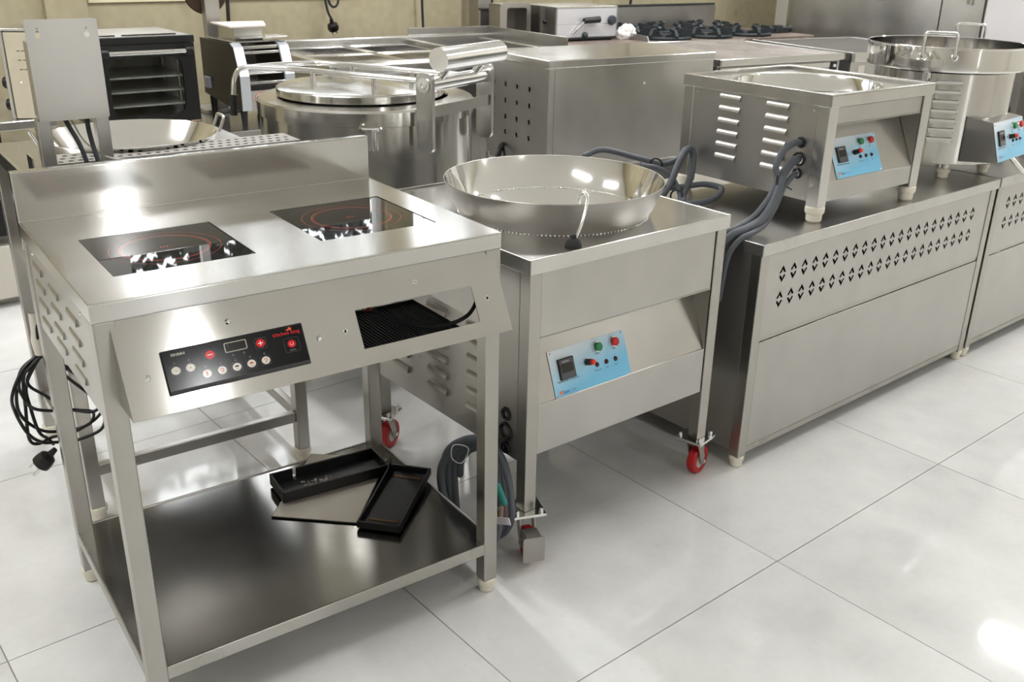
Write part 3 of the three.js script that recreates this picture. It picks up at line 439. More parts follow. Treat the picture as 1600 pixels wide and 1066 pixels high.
// ------------------------------------------------------------------ tabletop wok units with louvred sides
function wokUnit(label, x, z, yaw, cables) {
  const y0 = COUNTER_H, t = thing('tabletop_wok', label, 'cooker', x, y0, z, yaw, 'tabletop wok units');
  const W = 0.522, D = 0.558, H = 1.06 - y0, lw = 0.042, Y = (y) => y - y0, cx = W / 2, cz = -D / 2;
  const top = rect(0.02, W - 0.02, -D + 0.02, -0.02); top.holes.push(disc(cx, cz, 0.218));
  const rim = rect(0, W, -D, 0); rim.holes.push(rect(0.02, W - 0.02, -D + 0.02, -0.02, THREE.Path));
  obj('top_frame', [flat(rim, H - 0.004, H - 0.0005), bx(0, W, H - 0.036, H, -0.006, 0, 0.003), bx(0, 0.006, H - 0.036, H, -D, 0, 0.003), bx(W - 0.006, W, H - 0.036, H, -D, 0, 0.003), bx(0, W, H - 0.036, H, -D, -D + 0.006, 0.003), bx(0.019, 0.0215, H - 0.013, H - 0.001, -D + 0.02, -0.02, 0.001), bx(W - 0.0215, W - 0.019, H - 0.013, H - 0.001, -D + 0.02, -0.02, 0.001), bx(0.02, W - 0.02, H - 0.013, H - 0.001, -D + 0.019, -D + 0.0215, 0.001), bx(0.02, W - 0.02, H - 0.013, H - 0.001, -0.0215, -0.019, 0.001)], S.brushed, t);
  obj('top_plate', flat(top, H - 0.015, H - 0.012, 64), S.brushed, t);
  obj('wok_bowl', mv(lathe([[0.0001, H - 0.15], [0.06, H - 0.146], [0.12, H - 0.13], [0.17, H - 0.1], [0.205, H - 0.055], [0.219, H - 0.011], [0.226, H - 0.0095], [0.226, H - 0.0115], [0.2195, H - 0.0125], [0.206, H - 0.056], [0.171, H - 0.101]], 72), cx, 0, cz), S.polished, t);
  for (const [a, b] of [[0.003, -lw - 0.003], [W - lw - 0.003, -lw - 0.003], [0.003, -D + 0.003], [W - lw - 0.003, -D + 0.003]]) { leg(t, a, a + lw, 0.046, H - 0.034, b, b + lw, S.brushed); foot(t, a + lw / 2, b + lw / 2, 0, 1.3); }
  const x0 = lw + 0.005, x1 = W - lw - 0.005;
  obj('upper_panel', bx(x0, x1, Y(0.974), H - 0.038, -0.013, -0.009, 0.001), S.sheet, t);
  obj('lower_panel', bx(x0, x1, Y(0.752), Y(0.81), -0.011, -0.007, 0.001), S.sheet, t);
  const th = Math.atan2(0.075, 0.16), ll = Math.hypot(0.164, 0.0769);
  const rp = obj('recess_panel', extr(rect(x0, x1, 0, ll), 0.0015), S.sheet, t); at(rp, 0, Y(0.808), -0.01, -th, 0, 0);
  obj('recess_ceiling', bx(x0, x1, Y(0.972), Y(0.974), -0.088, -0.006, 0), S.sheet, t);
  for (const a of [x0, x1 - 0.0015]) obj('recess_cheek', boxUV(extr(poly([[-0.008, Y(0.809)], [-0.008, Y(0.974)], [-0.084, Y(0.974)]]), 0.0015).rotateY(-Math.PI / 2).translate(a + 0.0015, 0, 0)), S.sheet, t);
  controlPlate(t, 0.228, 0.118, 0.205, Y(0.866), -0.0345, -th);
  for (const [a, ry] of [[0.0065, -Math.PI / 2], [W - 0.0085, Math.PI / 2]]) {
    const ss = rect(-D + lw + 0.003, -lw - 0.003, Y(0.752), H - 0.034); if (ry < 0) for (const [yy, r] of [[0.916, 0.0125], [0.868, 0.018], [0.826, 0.0125]]) ss.holes.push(disc(-0.088, Y(yy), r));
    const p = obj('side_panel', boxUV(extr(ss, 0.002).rotateY(-Math.PI / 2).translate(a + 0.002, 0, 0)), S.sheet, t), px = ry < 0 ? a : a + 0.002;
    for (const zc of [-0.362, -0.182]) for (let k = 0; k < 6; k++) louver(p, px, Y(0.826) + k * 0.0366, zc, 0.08, ry, 0.018, 0.008);
    for (const [yy, zz] of [[0.762, -0.06], [0.762, -0.5], [1.01, -0.06], [1.01, -0.5]]) { const s = screw(p, 0, 0, 0, 0.0035); at(s, px, Y(yy), zz, 0, ry, 0); }
  }
  obj('rear_panel', bx(x0, x1, Y(0.752), H - 0.034, -D + 0.008, -D + 0.011, 0), S.sheet, t);
  for (const [yy, r] of [[0.916, 0.0125], [0.868, 0.018], [0.826, 0.0125]]) { obj('grommet', mv(new THREE.TorusGeometry(r, 0.0042, 8, 22).rotateY(Math.PI / 2), 0.005, Y(yy), -0.088), blackPlastic, t); }
  if (cables) {
    const c = thing('cable_bundle', 'three grey cables tied together leaving the side of the tabletop wok unit', 'cable', x, y0, z, yaw);
    const run = (p, r) => obj('cable', capped(p.map(([a, b, q]) => [a, Y(b), q]), r, 90, 10), greyHose, c);
    run([[0.001, 0.916, -0.088], [-0.03, 0.918, -0.085], [-0.075, 0.9, -0.085], [-0.1, 0.86, -0.085], [-0.102, 0.825, -0.075], [-0.14, 0.782, -0.062], [-0.2, 0.735, -0.06], [-0.265, 0.713, -0.06], [-0.31, 0.695, -0.07], [-0.34, 0.64, -0.09], [-0.346, 0.52, -0.11]], 0.0095);
    run([[0.001, 0.868, -0.088], [-0.035, 0.864, -0.08], [-0.075, 0.838, -0.075], [-0.1, 0.818, -0.062], [-0.145, 0.77, -0.045], [-0.2, 0.73, -0.035], [-0.262, 0.712, -0.035], [-0.31, 0.698, -0.045], [-0.342, 0.65, -0.06], [-0.346, 0.52, -0.07]], 0.0125);
    run([[0.001, 0.826, -0.088], [-0.03, 0.826, -0.075], [-0.07, 0.816, -0.06], [-0.095, 0.803, -0.055], [-0.14, 0.757, -0.04], [-0.19, 0.717, -0.03], [-0.255, 0.706, -0.015], [-0.305, 0.692, -0.02], [-0.336, 0.64, -0.03], [-0.342, 0.52, -0.04]], 0.008);
    obj('tie', [new THREE.TorusGeometry(0.021, 0.0028, 8, 24).rotateY(0.5).rotateZ(0.8).translate(-0.1, Y(0.815), -0.066).toNonIndexed(), rod([-0.09, Y(0.806), -0.048], [-0.075, Y(0.797), -0.04], 0.002, 6)], blackPlastic, c);
    const c2 = thing('cable_coil', 'grey cables doubled back and tied in a loop behind the wok bowl', 'cable', x, y0, z, yaw);
    const run2 = (p, r) => obj('cable', capped(p.map(([a, b, q]) => [a, Y(b), q]), r, 90, 10), greyHose, c2);
    run2([[-0.32, 0.845, -0.62], [-0.26, 0.86, -0.6], [-0.16, 0.832, -0.55], [-0.1, 0.815, -0.5], [-0.04, 0.826, -0.49], [0.0, 0.85, -0.5]].map(([a, b, q]) => [a - 0.03, b - 0.02, q]), 0.0095);
    run2([[-0.2, 0.72, -0.42], [-0.16, 0.75, -0.43], [-0.11, 0.8, -0.45], [-0.06, 0.83, -0.47], [-0.022, 0.835, -0.485], [-0.02, 0.81, -0.47], [-0.07, 0.76, -0.43], [-0.13, 0.715, -0.4], [-0.17, 0.706, -0.36]], 0.011);
    run2([[-0.18, 0.706, -0.36], [-0.13, 0.707, -0.33], [-0.06, 0.71, -0.32], [0.0, 0.718, -0.335], [0.03, 0.73, -0.36], [-0.005, 0.738, -0.4], [-0.08, 0.735, -0.42], [-0.15, 0.74, -0.43]].map(([a, b, q]) => [a - 0.035, b, q]), 0.0095);
    run2([[-0.215, 0.8, -0.5], [-0.17, 0.79, -0.47], [-0.14, 0.76, -0.44], [-0.145, 0.72, -0.4], [-0.19, 0.704, -0.36]], 0.008);
    for (const [a, b, q, rz] of [[-0.155, 0.798, -0.5, 0.3], [-0.165, 0.718, -0.395, -0.3]]) obj('tie', new THREE.TorusGeometry(0.019, 0.003, 8, 22).rotateY(Math.PI / 2 + 0.4).rotateZ(rz).translate(a, Y(b), q), blackPlastic, c2);
  }
  return t;
}
wokUnit('tabletop wok unit with louvred side and blue control plate standing on the low counter', 2.4056, -1.5188, -2.33, true);
wokUnit('tabletop wok unit mostly cut off by the right photo edge, only louvres showing', 3.9, -1.62, -2.33, false);

// ------------------------------------------------------------------ round steamer with wide pot
{
  const y0 = COUNTER_H, t = thing('round_steamer', 'round steel steamer with wide shallow pot, two loop handles and louvred body', 'steamer', 3.448, y0, -1.748, 0), Y = (y) => y - y0;
  obj('body', lathe([[0, Y(0.748)], [0.232, Y(0.748)], [0.2345, Y(0.752)], [0.2345, Y(1.052)], [0.228, Y(1.056)], [0, Y(1.056)]], 72), S.pot, t);
  obj('pot', lathe([[0.001, Y(1.066)], [0.262, Y(1.066)], [0.2645, Y(1.07)], [0.2645, Y(1.136)], [0.267, Y(1.138)], [0.269, Y(1.1375)], [0.269, Y(1.134)], [0.267, Y(1.132)], [0.267, Y(1.066)], [0.264, Y(1.059)], [0.24, Y(1.057)], [0.001, Y(1.057)]], 80), S.polished, t);
  for (const a of [-158, 12]) {
    const c = Math.cos(R(a)), s = -Math.sin(R(a)), tx = -s, tz = c;
    const q = (k, y, o = 0.272) => [c * o + tx * k, Y(y), s * o + tz * k];
    const h = obj('handle', tube([q(-0.05, 1.112), q(-0.05, 1.16), q(-0.05, 1.175), q(-0.047, 1.182), q(-0.04, 1.185), q(0, 1.185), q(0.04, 1.185), q(0.047, 1.182), q(0.05, 1.175), q(0.05, 1.16), q(0.05, 1.112)], 0.0052, 70, 10, false, 0.4), S.chrome, t);
    obj('eyelet', [new THREE.TorusGeometry(0.009, 0.0035, 8, 16).rotateY(R(90 + a)).translate(...q(-0.05, 1.108, 0.27)).toNonIndexed(), new THREE.TorusGeometry(0.009, 0.0035, 8, 16).rotateY(R(90 + a)).translate(...q(0.05, 1.108, 0.27)).toNonIndexed()], S.chrome, h);
  }
  // louvres on the side that faces the viewer
  for (let k = 0; k < 7; k++) { const a = R(-147); louver(t, Math.cos(a) * 0.2345, Y(0.834) + k * 0.0315, -Math.sin(a) * 0.2345 * 1, 0.082, Math.PI / 2 + a, 0.016, 0.008, S.chrome); }
  for (const a of [-135, -68, 10, 100]) { const x = Math.cos(R(a)) * 0.19, z = -Math.sin(R(a)) * 0.19; obj('leg', mv(lathe([[0, 0.06], [0.017, 0.06], [0.017, 0.026], [0, 0.026]], 18), x, 0, z), S.brushed, t); foot(t, x, z, 0, 1.0); }
  // control box in front
  const bxo = obj('control_box', extr(poly([[0.06, 0.07], [0.06, 0.222], [0.145, 0.212], [0.185, 0.083]].map(([z, y]) => [z, y])), 0.25).rotateY(-Math.PI / 2).translate(0.125, 0, 0.12), S.sheet, t);
  bxo.rotation.y = R(4); bxo.position.x = -0.035;
  const tt = Math.atan2(0.04, 0.129); controlPlate(bxo, 0.25, 0.132, 0, 0.148, 0.287, -tt);
  obj('drain_pipe', rod([0.06, 0.075, 0.27], [0.1, 0.02, 0.31], 0.009, 12), S.chrome, t);
  obj('rim_clip', [bx(-0.255, -0.235, Y(1.03), Y(1.058), 0.06, 0.08), rod([-0.25, Y(1.025), 0.07], [-0.238, Y(1.01), 0.08], 0.007)], S.chrome, t);
}

// ------------------------------------------------------------------ tall kettle with hinged lid behind the wok cooker
{
  const t = thing('boiling_kettle', 'tall round steel kettle with hinged lid, rod handle and roller counterweight', 'kettle', 1.725, 0, -2.853, 0);
  const r = 0.36, H = 0.955;
  obj('body', lathe([[0.001, 0.13], [r - 0.02, 0.13], [r - 0.006, 0.15], [r - 0.006, 0.905], [r, 0.907], [r, 0.948], [r - 0.007, H], [0.275, H + 0.003], [0.268, H - 0.01], [0.262, H - 0.3], [0.001, H - 0.42]], 96), S.pot, t);
  for (const a of [30, 120, 210, 300]) { const x = Math.cos(R(a)) * 0.28, z = Math.sin(R(a)) * 0.28; leg(t, x - 0.025, x + 0.025, 0.03, 0.16, z - 0.025, z + 0.025); foot(t, x, z, 0, 1.1); }
const lid = obj('lid', lathe([[0.001, 0.997], [0.2, 0.9945], [0.262, 0.991], [0.274, 0.988], [0.278, 0.984], [0.278, 0.963], [0.274, 0.9605], [0.001, 0.9605]], 80), S.pot, t); at(lid, -0.015, 0, -0.01);
  const ang = R(71), d = [Math.cos(ang), Math.sin(ang)], n = [d[1], -d[0]];      // d: towards the hinge, n: along the hinge axis
  const P = (a, b, y) => [d[0] * a + n[0] * b - 0.015, y, d[1] * a + n[1] * b - 0.01];
  obj('rod_handle', [...capped([P(0.36, -0.1, 1.036), P(0.1, -0.1, 1.034), P(-0.2, -0.1, 1.032), P(-0.38, -0.12, 1.028), P(-0.42, -0.14, 1.018), P(-0.43, -0.155, 0.985), P(-0.435, -0.16, 0.93)], 0.009, 100, 12, 0.3), ...capped([P(0.36, 0.1, 1.036), P(0.1, 0.1, 1.034), P(-0.18, 0.1, 1.032), P(-0.27, 0.08, 1.031), P(-0.34, -0.02, 1.03), P(-0.37, -0.11, 1.029)], 0.009, 80, 12, 0.3)], S.chrome, t);
  obj('grip', rod(P(-0.434, -0.159, 0.935), P(-0.438, -0.164, 0.865), 0.013, 16), blackPlastic, t);
  for (const [a, b] of [[0.14, -0.1], [-0.12, -0.1], [0.14, 0.1], [-0.12, 0.1]]) obj('handle_post', rod(P(a, b, 0.985), P(a, b, 1.036), 0.0085, 12), S.chrome, t);
  for (const b of [-0.165, 0.165]) {
    const pl = obj('hinge_plate', [extr(rrect(-0.03, 0.03, 0.83, 1.07, 0.022), 0.014)], S.brushed, t);
    at(pl, ...P(0.385, b, 0), 0, Math.atan2(n[0], n[1]), 0);
    obj('pivot', [0, 1].map((k) => lathe([[0.001, -0.006], [0.0058, -0.006], [0.0058, 0.006], [0.0115, 0.006], [0.0125, 0.004], [0.0125, -0.006]], 18).rotateX(k ? -Math.PI / 2 : Math.PI / 2).translate(0, 1.034, k ? -0.002 : 0.016)), S.chrome, pl);
  }
  obj('hinge_bar', rod(P(0.385, -0.17, 1.034), P(0.385, 0.17, 1.034), 0.0225, 24), S.chrome, t);
  obj('hinge_brace', extr(rect(-0.16, 0.16, -0.017, 0.017), 0.008).rotateY(Math.atan2(-n[1], n[0])).translate(...P(0.4, 0, 0.955)), S.brushed, t);
  obj('counterweight', [rod(P(0.44, -0.165, 1.112), P(0.44, 0.165, 1.112), 0.035, 32)], S.chrome, t);
  for (const b of [-0.09, 0.1]) obj('weight_arm', rod(P(0.385, b, 1.04), P(0.435, b, 1.1), 0.0125, 14), S.chrome, t);
  obj('drain_cap', mv(lathe([[0, 0.072], [0.034, 0.072], [0.037, 0.068], [0.037, 0.061], [0.024, 0.058], [0.023, 0.002], [0.02, 0], [0, 0]], 32), -0.196, 0.845, 0.342), S.chrome, t);
}

// ------------------------------------------------------------------ wok range behind the front table, with a box on posts
{
  const t = thing('wok_range', 'steel wok range behind the induction table with a perforated strip along its near edge', 'cooker', 0.535, 0, -2.345, -4);
  const W = 0.62, D = 0.6, H = 0.9, lw = 0.036, cx = 0.31, cz = -0.34;
  const top = rect(0.001, W - 0.001, -D, -0.001); top.holes.push(disc(cx, cz, 0.205));
  obj('worktop', [flat(top, H - 0.004, H, 64), bx(0, W, H - 0.036, H, -0.006, 0, 0.003), bx(0, 0.006, H - 0.036, H + 0.004, -D, 0, 0.003), bx(W - 0.006, W, H - 0.036, H, -D, 0, 0.003), bx(0, W, H - 0.036, H, -D, -D + 0.006, 0.003)], S.brushed, t);
  obj('wok_bowl', mv(lathe([[0.0001, H - 0.09], [0.08, H - 0.08], [0.15, H - 0.05], [0.19, H - 0.005], [0.224, H + 0.042], [0.226, H + 0.042], [0.226, H + 0.04], [0.2, H]], 72), cx, 0, cz), S.polished, t);
  for (const [a, k] of [[172, 0.23], [4, 0.23]]) { const c = Math.cos(R(a)), s = Math.sin(R(a)), q = (u, o, y) => [cx + c * o - s * u, y, cz + s * o + c * u]; obj('wok_handle', tube([q(-0.032, k, H + 0.034), q(-0.032, k + 0.012, H + 0.06), q(-0.03, k + 0.016, H + 0.072), q(0, k + 0.017, H + 0.074), q(0.03, k + 0.016, H + 0.072), q(0.032, k + 0.012, H + 0.06), q(0.032, k, H + 0.034)], 0.0045, 40, 8, false, 0.3), S.chrome, t); }
  for (const [a, b] of [[0.001, -lw - 0.001], [W - lw - 0.001, -lw - 0.001], [0.001, -D + 0.001], [W - lw - 0.001, -D + 0.001]]) { leg(t, a, a + lw, 0.034, H - 0.034, b, b + lw); foot(t, a + lw / 2, b + lw / 2, 0, 1.15); }
  for (const b of [-0.03, -D + 0.008]) obj('cross_rail', bx(lw, W - lw, 0.13, 0.162, b, b + 0.022, 0.003), S.tubing, t);
  for (const a of [0.008, W - 0.03]) obj('cross_rail', bx(a, a + 0.022, 0.13, 0.162, -D + lw, -lw, 0.003), S.tubing, t);
  obj('side_panel', bx(0.003, 0.005, 0.62, H - 0.034, -D + lw, -lw, 0), S.sheet, t); obj('side_panel', bx(W - 0.005, W - 0.003, 0.62, H - 0.034, -D + lw, -lw, 0), S.sheet, t);
  obj('near_panel', bx(lw, W - lw, 0.62, H - 0.034, -0.008, -0.005, 0), S.sheet, t); obj('far_panel', bx(lw, W - lw, 0.62, H - 0.034, -D + 0.005, -D + 0.008, 0), S.sheet, t);
  const strip = rect(0.06, 0.68, -0.182, -0.066);
  for (let i = 0; i < 26; i++) for (let j = 0; j < 3; j++) strip.holes.push(disc(0.08 + i * 0.0228 + (j % 2) * 0.0114, -0.09 - j * 0.034, 0.0066));
  const st = obj('perforated_strip', [flat(strip, H + 0.031, H + 0.033, 8), bx(0.06, 0.68, H + 0.001, H + 0.0315, -0.0675, -0.066, 0), bx(0.06, 0.68, H + 0.001, H + 0.0315, -0.182, -0.1805, 0), bx(0.6785, 0.68, H + 0.001, H + 0.0315, -0.182, -0.066, 0), bx(0.06, 0.0615, H + 0.001, H + 0.0315, -0.182, -0.066, 0)], M('#8f8c86', 0.5, { metalness: 0.5 }), t); st.userData.label = 'raised strip pierced with rows of round holes';
  obj('strip_base', bx(0.062, 0.618, H + 0.0005, H + 0.003, -0.18, -0.068, 0), blackMetal, t);

  const b = thing('control_box', 'plain steel box with two keyhole slots standing on two posts at the left', 'box', 0.652, 0.9, -2.372, -4);
  const Yb = (y) => y - 0.9, ps = rrect(-0.077, 0.075, Yb(1.04), Yb(1.26), 0.006);
  for (const x of [-0.052, 0.05]) { ps.holes.push(disc(x, Yb(1.226), 0.0062)); ps.holes.push(rect(x - 0.0026, x + 0.0026, Yb(1.2325), Yb(1.243), THREE.Path)); }
  obj('back_plate', extr(ps, 0.002, 20).translate(0, 0, 0.012), S.sheet, b);
  obj('body', bx(-0.07, 0.07, Yb(1.042), Yb(1.21), -0.075, 0.0115, 0.002), S.sheet, b);
  for (const x of [-0.082, 0.045]) obj('post', bx(x, x + 0.03, 0, Yb(1.045), -0.03, 0.0, 0.002), S.sheet, b);
  obj('cable', capped([[-0.02, Yb(1.045), -0.02], [-0.012, Yb(1.02), -0.012], [0.002, Yb(0.98), 0.0], [0.012, Yb(0.93), 0.006], [0.014, Yb(0.905), 0.006]], 0.0055, 40, 10), M('#26292e', 0.5), b);
  obj('cable', capped([[0.03, Yb(1.045), -0.02], [0.03, Yb(1.0), -0.012], [0.036, Yb(0.94), 0.004], [0.042, Yb(0.905), 0.006]], 0.0055, 40, 10), M('#26292e', 0.5), b);
  obj('thin_wire', capped([[0.0, Yb(1.03), -0.04], [0.02, Yb(0.98), -0.02], [0.06, Yb(0.945), 0.0], [0.11, Yb(0.932), 0.004]], 0.0022, 40, 8), M('#b9b7b2', 0.4), b);
  obj('side_bracket', [bx(-0.105, -0.1025, 0.001, 0.06, -0.06, 0.005, 0.0008), bx(-0.105, -0.082, 0.02, 0.0225, -0.06, 0.0, 0.0008)], S.chrome, b);
  const w = thing('wire_loop', 'thin white wire loops hanging at the left corner of the wok range', 'wire', 0.53, 0.9, -2.36, 0);
  obj('wire', [...capped([[0.0, -0.035, 0.0], [-0.02, -0.06, 0.01], [-0.03, -0.1, 0.0], [-0.012, -0.16, 0.01], [-0.004, -0.12, 0.012], [-0.02, -0.07, 0.012]], 0.0016, 50, 6), ...capped([[0.0, -0.03, 0.01], [-0.012, -0.09, 0.014], [-0.018, -0.17, 0.016], [-0.006, -0.25, 0.02], [-0.002, -0.29, 0.02]], 0.0016, 40, 6)], M('#d9d7d2', 0.4), w);
}

// ------------------------------------------------------------------ second row: cabinet, griddle counters
{
  const t = thing('large_cabinet', 'large steel cabinet with rows of round side holes, behind the wok bowl', 'cabinet', 2.98, 0, -3.34, -7), W = 1.02, D = 0.56, H = 0.95;
  obj('top', [bx(0, W, H - 0.037, H, -D, 0, 0.005)], S.brushed, t);
  obj('front_panel', bx(0.039, W - 0.004, 0.44, H - 0.037, -0.012, -0.008, 0.001), S.brushed, t);
  obj('rear_panel', bx(0.035, W - 0.004, 0.44, H - 0.037, -D + 0.008, -D + 0.012, 0.001), S.dull, t);
  const s = rect(-D + 0.006, -0.032, 0.44, H - 0.037);
  for (const z of [-0.483, -0.376, -0.274, -0.165]) for (const y of [0.803, 0.727, 0.65, 0.574]) s.holes.push(disc(z, y, 0.0125));
  obj('side_panel', boxUV(extr(s, 0.002).rotateY(-Math.PI / 2).translate(0.008, 0, 0)), S.sheet, t);
  const dim = []; for (const z of [-0.483, -0.376, -0.274, -0.165]) for (const y of [0.803, 0.727, 0.65, 0.574]) dim.push(new THREE.SphereGeometry(0.0135, 12, 8).scale(0.6, 1, 1).translate(0.0205, y, z).toNonIndexed());
  obj('dimple', dim, S.chrome, t).userData.kind = 'stuff';
  obj('inner_lining', bx(0.03, 0.033, 0.45, H - 0.04, -D + 0.02, -0.04, 0), S.sheet, t);
  obj('side_panel', bx(W - 0.008, W - 0.006, 0.44, H - 0.037, -D + 0.006, -0.01, 0), S.sheet, t);
  obj('corner_post', bx(0.002, 0.034, 0.05, H - 0.037, -0.034, -0.002, 0.002), S.sheet, t);
  for (const [a, b] of [[W - 0.036, -0.034], [0.002, -D + 0.002], [W - 0.036, -D + 0.002]]) leg(t, a, a + 0.034, 0.034, 0.45, b, b + 0.034);
  for (const [a, b] of [[0.019, -0.018], [W - 0.019, -0.018], [0.019, -D + 0.019], [W - 0.019, -D + 0.019]]) foot(t, a, b, 0, 1.2);
  obj('bottom_panel', bx(0.01, W - 0.01, 0.43, 0.44, -D + 0.01, -0.006, 0.001), S.sheet, t);
  obj('front_screw', [mv(lathe([[0, 0.004], [0.005, 0.002], [0.006, 0]], 10).rotateX(Math.PI / 2), 0.57, 0.82, -0.008)], S.chrome, t);
  obj('cable', capped([[0.004, 0.51, -0.4], [-0.02, 0.5, -0.38], [-0.05, 0.46, -0.36], [-0.055, 0.4, -0.36]], 0.009, 30, 8), blackPlastic, t);
  obj('cable', capped([[0.004, 0.5, -0.4], [-0.01, 0.45, -0.4], [-0.01, 0.4, -0.4]], 0.008, 20, 8), blackPlastic, t);

  const grease = tileNoise(8, 8, 51), g2 = tileNoise(40, 40, 52);
  const dustTex = noiseTex(256, (x, y) => { const k = 0.6 + 0.12 * (grease(x, y) - 0.5) + 0.1 * (g2(x, y) - 0.5); return [k * 1.0, k * 0.955, k * 0.93]; }, true); dustTex.repeat.set(1.1, 1.1);
  const dusty = new THREE.MeshPhysicalMaterial({ map: dustTex, roughness: 0.42, metalness: 0.55 });
  const p = thing('griddle_counter', 'steel griddle counter with a dusty flat top behind the tabletop wok unit', 'griddle', 4.06, 0, -3.24, -9.3); {
    const W = 0.92, D = 0.8, H = 0.905;
    obj('griddle_plate', bx(0.02, W - 0.02, H - 0.01, H - 0.003, -D, -0.015, 0.001), dusty, p);
    obj('frame', [bx(0, W, H - 0.035, H, -0.014, 0, 0.004), bx(0, 0.018, H - 0.035, H, -D, 0, 0.004), bx(W - 0.018, W, H - 0.035, H, -D, 0, 0.004), bx(0, W, H - 0.035, H + 0.012, -D - 0.012, -D, 0.004)], S.brushed, p);
    obj('body', bx(0.01, W - 0.01, 0.12, H - 0.035, -D, -0.03, 0.003), S.sheet, p);
    obj('front_rail', bx(0.02, W - 0.1, H - 0.072, H - 0.045, -0.03, -0.012, 0.004), S.brushed, p);
    obj('switch_plate', bx(W - 0.085, W - 0.03, H - 0.12, H - 0.045, -0.034, -0.026, 0.002), blackPlastic, p); obj('switch', bx(W - 0.062, W - 0.046, H - 0.075, H - 0.06, -0.027, -0.018, 0.002), whitePlastic, p);
    for (const [a, b] of [[0.05, -0.07], [W - 0.05, -0.07], [0.05, -D + 0.05], [W - 0.05, -D + 0.05]]) { leg(p, a - 0.02, a + 0.02, 0.034, 0.125, b - 0.02, b + 0.02); foot(p, a, b); }
  }
  const q = thing('grate_counter', 'steel counter with a fine wire grate top left of the round steamer', 'griddle', 5.03, 0, -3.09, -13); {
    const W = 0.85, D = 0.86, H = 0.9;
    obj('frame', [bx(0, W, H - 0.05, H, -0.02, 0, 0.004), bx(0, 0.03, H - 0.05, H + 0.004, -D, 0, 0.004), bx(W - 0.03, W, H - 0.05, H, -D, 0, 0.004), bx(0, W, H - 0.05, H, -D, -D + 0.02, 0.004)], S.brushed, q);
    const wires = []; for (let k = 0; k < 40; k++) wires.push(bx(0.03 + k * 0.02, 0.034 + k * 0.02, H - 0.012, H - 0.006, -D + 0.02, -0.02, 0)); for (let k = 0; k < 12; k++) wires.push(bx(0.03, W - 0.03, H - 0.017, H - 0.012, -0.08 - k * 0.065, -0.075 - k * 0.065, 0));
    obj('grate', wires, S.dull, q).userData.kind = 'stuff'; obj('pan', bx(0.02, W - 0.02, H - 0.05, H - 0.045, -D + 0.01, -0.01, 0), dusty, q);
    obj('body', bx(0.01, W - 0.01, 0.12, H - 0.05, -D + 0.01, -0.012, 0.003), S.sheet, q); obj('label_plate', bx(0.07, 0.12, H - 0.12, H - 0.07, -0.013, -0.01, 0.001), S.chrome, q);
    for (const [a, b] of [[0.05, -0.07], [W - 0.05, -0.07], [0.05, -D + 0.05], [W - 0.05, -D + 0.05]]) { leg(q, a - 0.02, a + 0.02, 0.034, 0.125, b - 0.02, b + 0.02); foot(q, a, b); }
  }

  // ---------------------------------------------------------------- back row, left to right
  const cab = thing('base_cabinet', 'low black-bodied cabinet with pale lower panel at the far left', 'cabinet', 0.15, 0, -4.2, 0);
  obj('lower_panel', bx(0, 0.72, 0.04, 0.26, -0.62, 0, 0.004), M('#c9c4b8', 0.5), cab); obj('plinth', bx(0.02, 0.7, 0, 0.04, -0.6, -0.06, 0), S.dull, cab); obj('recessed_rail', bx(0.01, 0.71, 0.26, 0.3, -0.6, -0.08, 0), S.dull, cab);
  obj('body', bx(0, 0.72, 0.3, 0.72, -0.62, -0.004, 0.004), blackMetal, cab); obj('trim', bx(0, 0.72, 0.455, 0.475, -0.01, 0.006, 0.002), S.chrome, cab); obj('handle', rod([0.2, 0.4, 0.02], [0.55, 0.4, 0.02], 0.009), S.chrome, cab); obj('handle_stay', [rod([0.22, 0.4, -0.01], [0.22, 0.4, 0.02], 0.006), rod([0.53, 0.4, -0.01], [0.53, 0.4, 0.02], 0.006)], S.chrome, cab);
  obj('top', bx(-0.01, 0.93, 0.72, 0.755, -0.64, 0.02, 0.004), S.brushed, cab); obj('support_leg', bx(0.86, 0.9, 0, 0.72, -0.06, -0.02, 0.003), S.tubing, cab);

  const fr = thing('dial_machine', 'cream-sided steel machine with two black dials on a yellow panel at the left edge', 'machine', 0.95, 0.755, -4.24, -33);
  obj('body', bx(0.0, 0.15, 0.0, 0.335, -0.2, 0, 0.006), M('#cfc6b2', 0.35, { metalness: 0.35 }), fr); obj('face_frame', [bx(-0.016, 0, -0.0, 0.345, -0.21, 0.012, 0.004), bx(-0.016, 0.155, 0.335, 0.347, -0.21, 0.012, 0.004)], S.brushed, fr);
  { const c = rect(0.004, 0.146, 0.004, 0.331); for (const y of [0.19, 0.225, 0.26]) for (let k = 0; k < 3; k++) c.holes.push(rect(0.045 + k * 0.018, 0.057 + k * 0.018, y, y + 0.004, THREE.Path)); obj('side_cover', extr(c, 0.012).translate(0, 0, 0.0), M('#cfc6b2', 0.35, { metalness: 0.35 }), fr); }
  const dp = obj('dial_panel', bx(-0.02, -0.016, 0.01, 0.19, -0.19, -0.02, 0.001), M('#b89436', 0.4), fr);
  for (const y of [0.05, 0.135]) { obj('dial', mv(lathe([[0, 0.026], [0.019, 0.025], [0.023, 0.02], [0.025, 0], [0, 0]], 24).rotateZ(Math.PI / 2), -0.02, y, -0.045), blackPlastic, dp); obj('dial_cap', mv(lathe([[0, 0.029], [0.01, 0.028], [0.011, 0.024]], 18).rotateZ(Math.PI / 2), -0.02, y, -0.045), S.chrome, dp); obj('lamp', mv(new THREE.SphereGeometry(0.007, 12, 8), -0.021, y + 0.042, -0.04), M('#d9731e', 0.3), dp); }
  screw(fr, 0.04, 0.14, 0.012, 0.005);

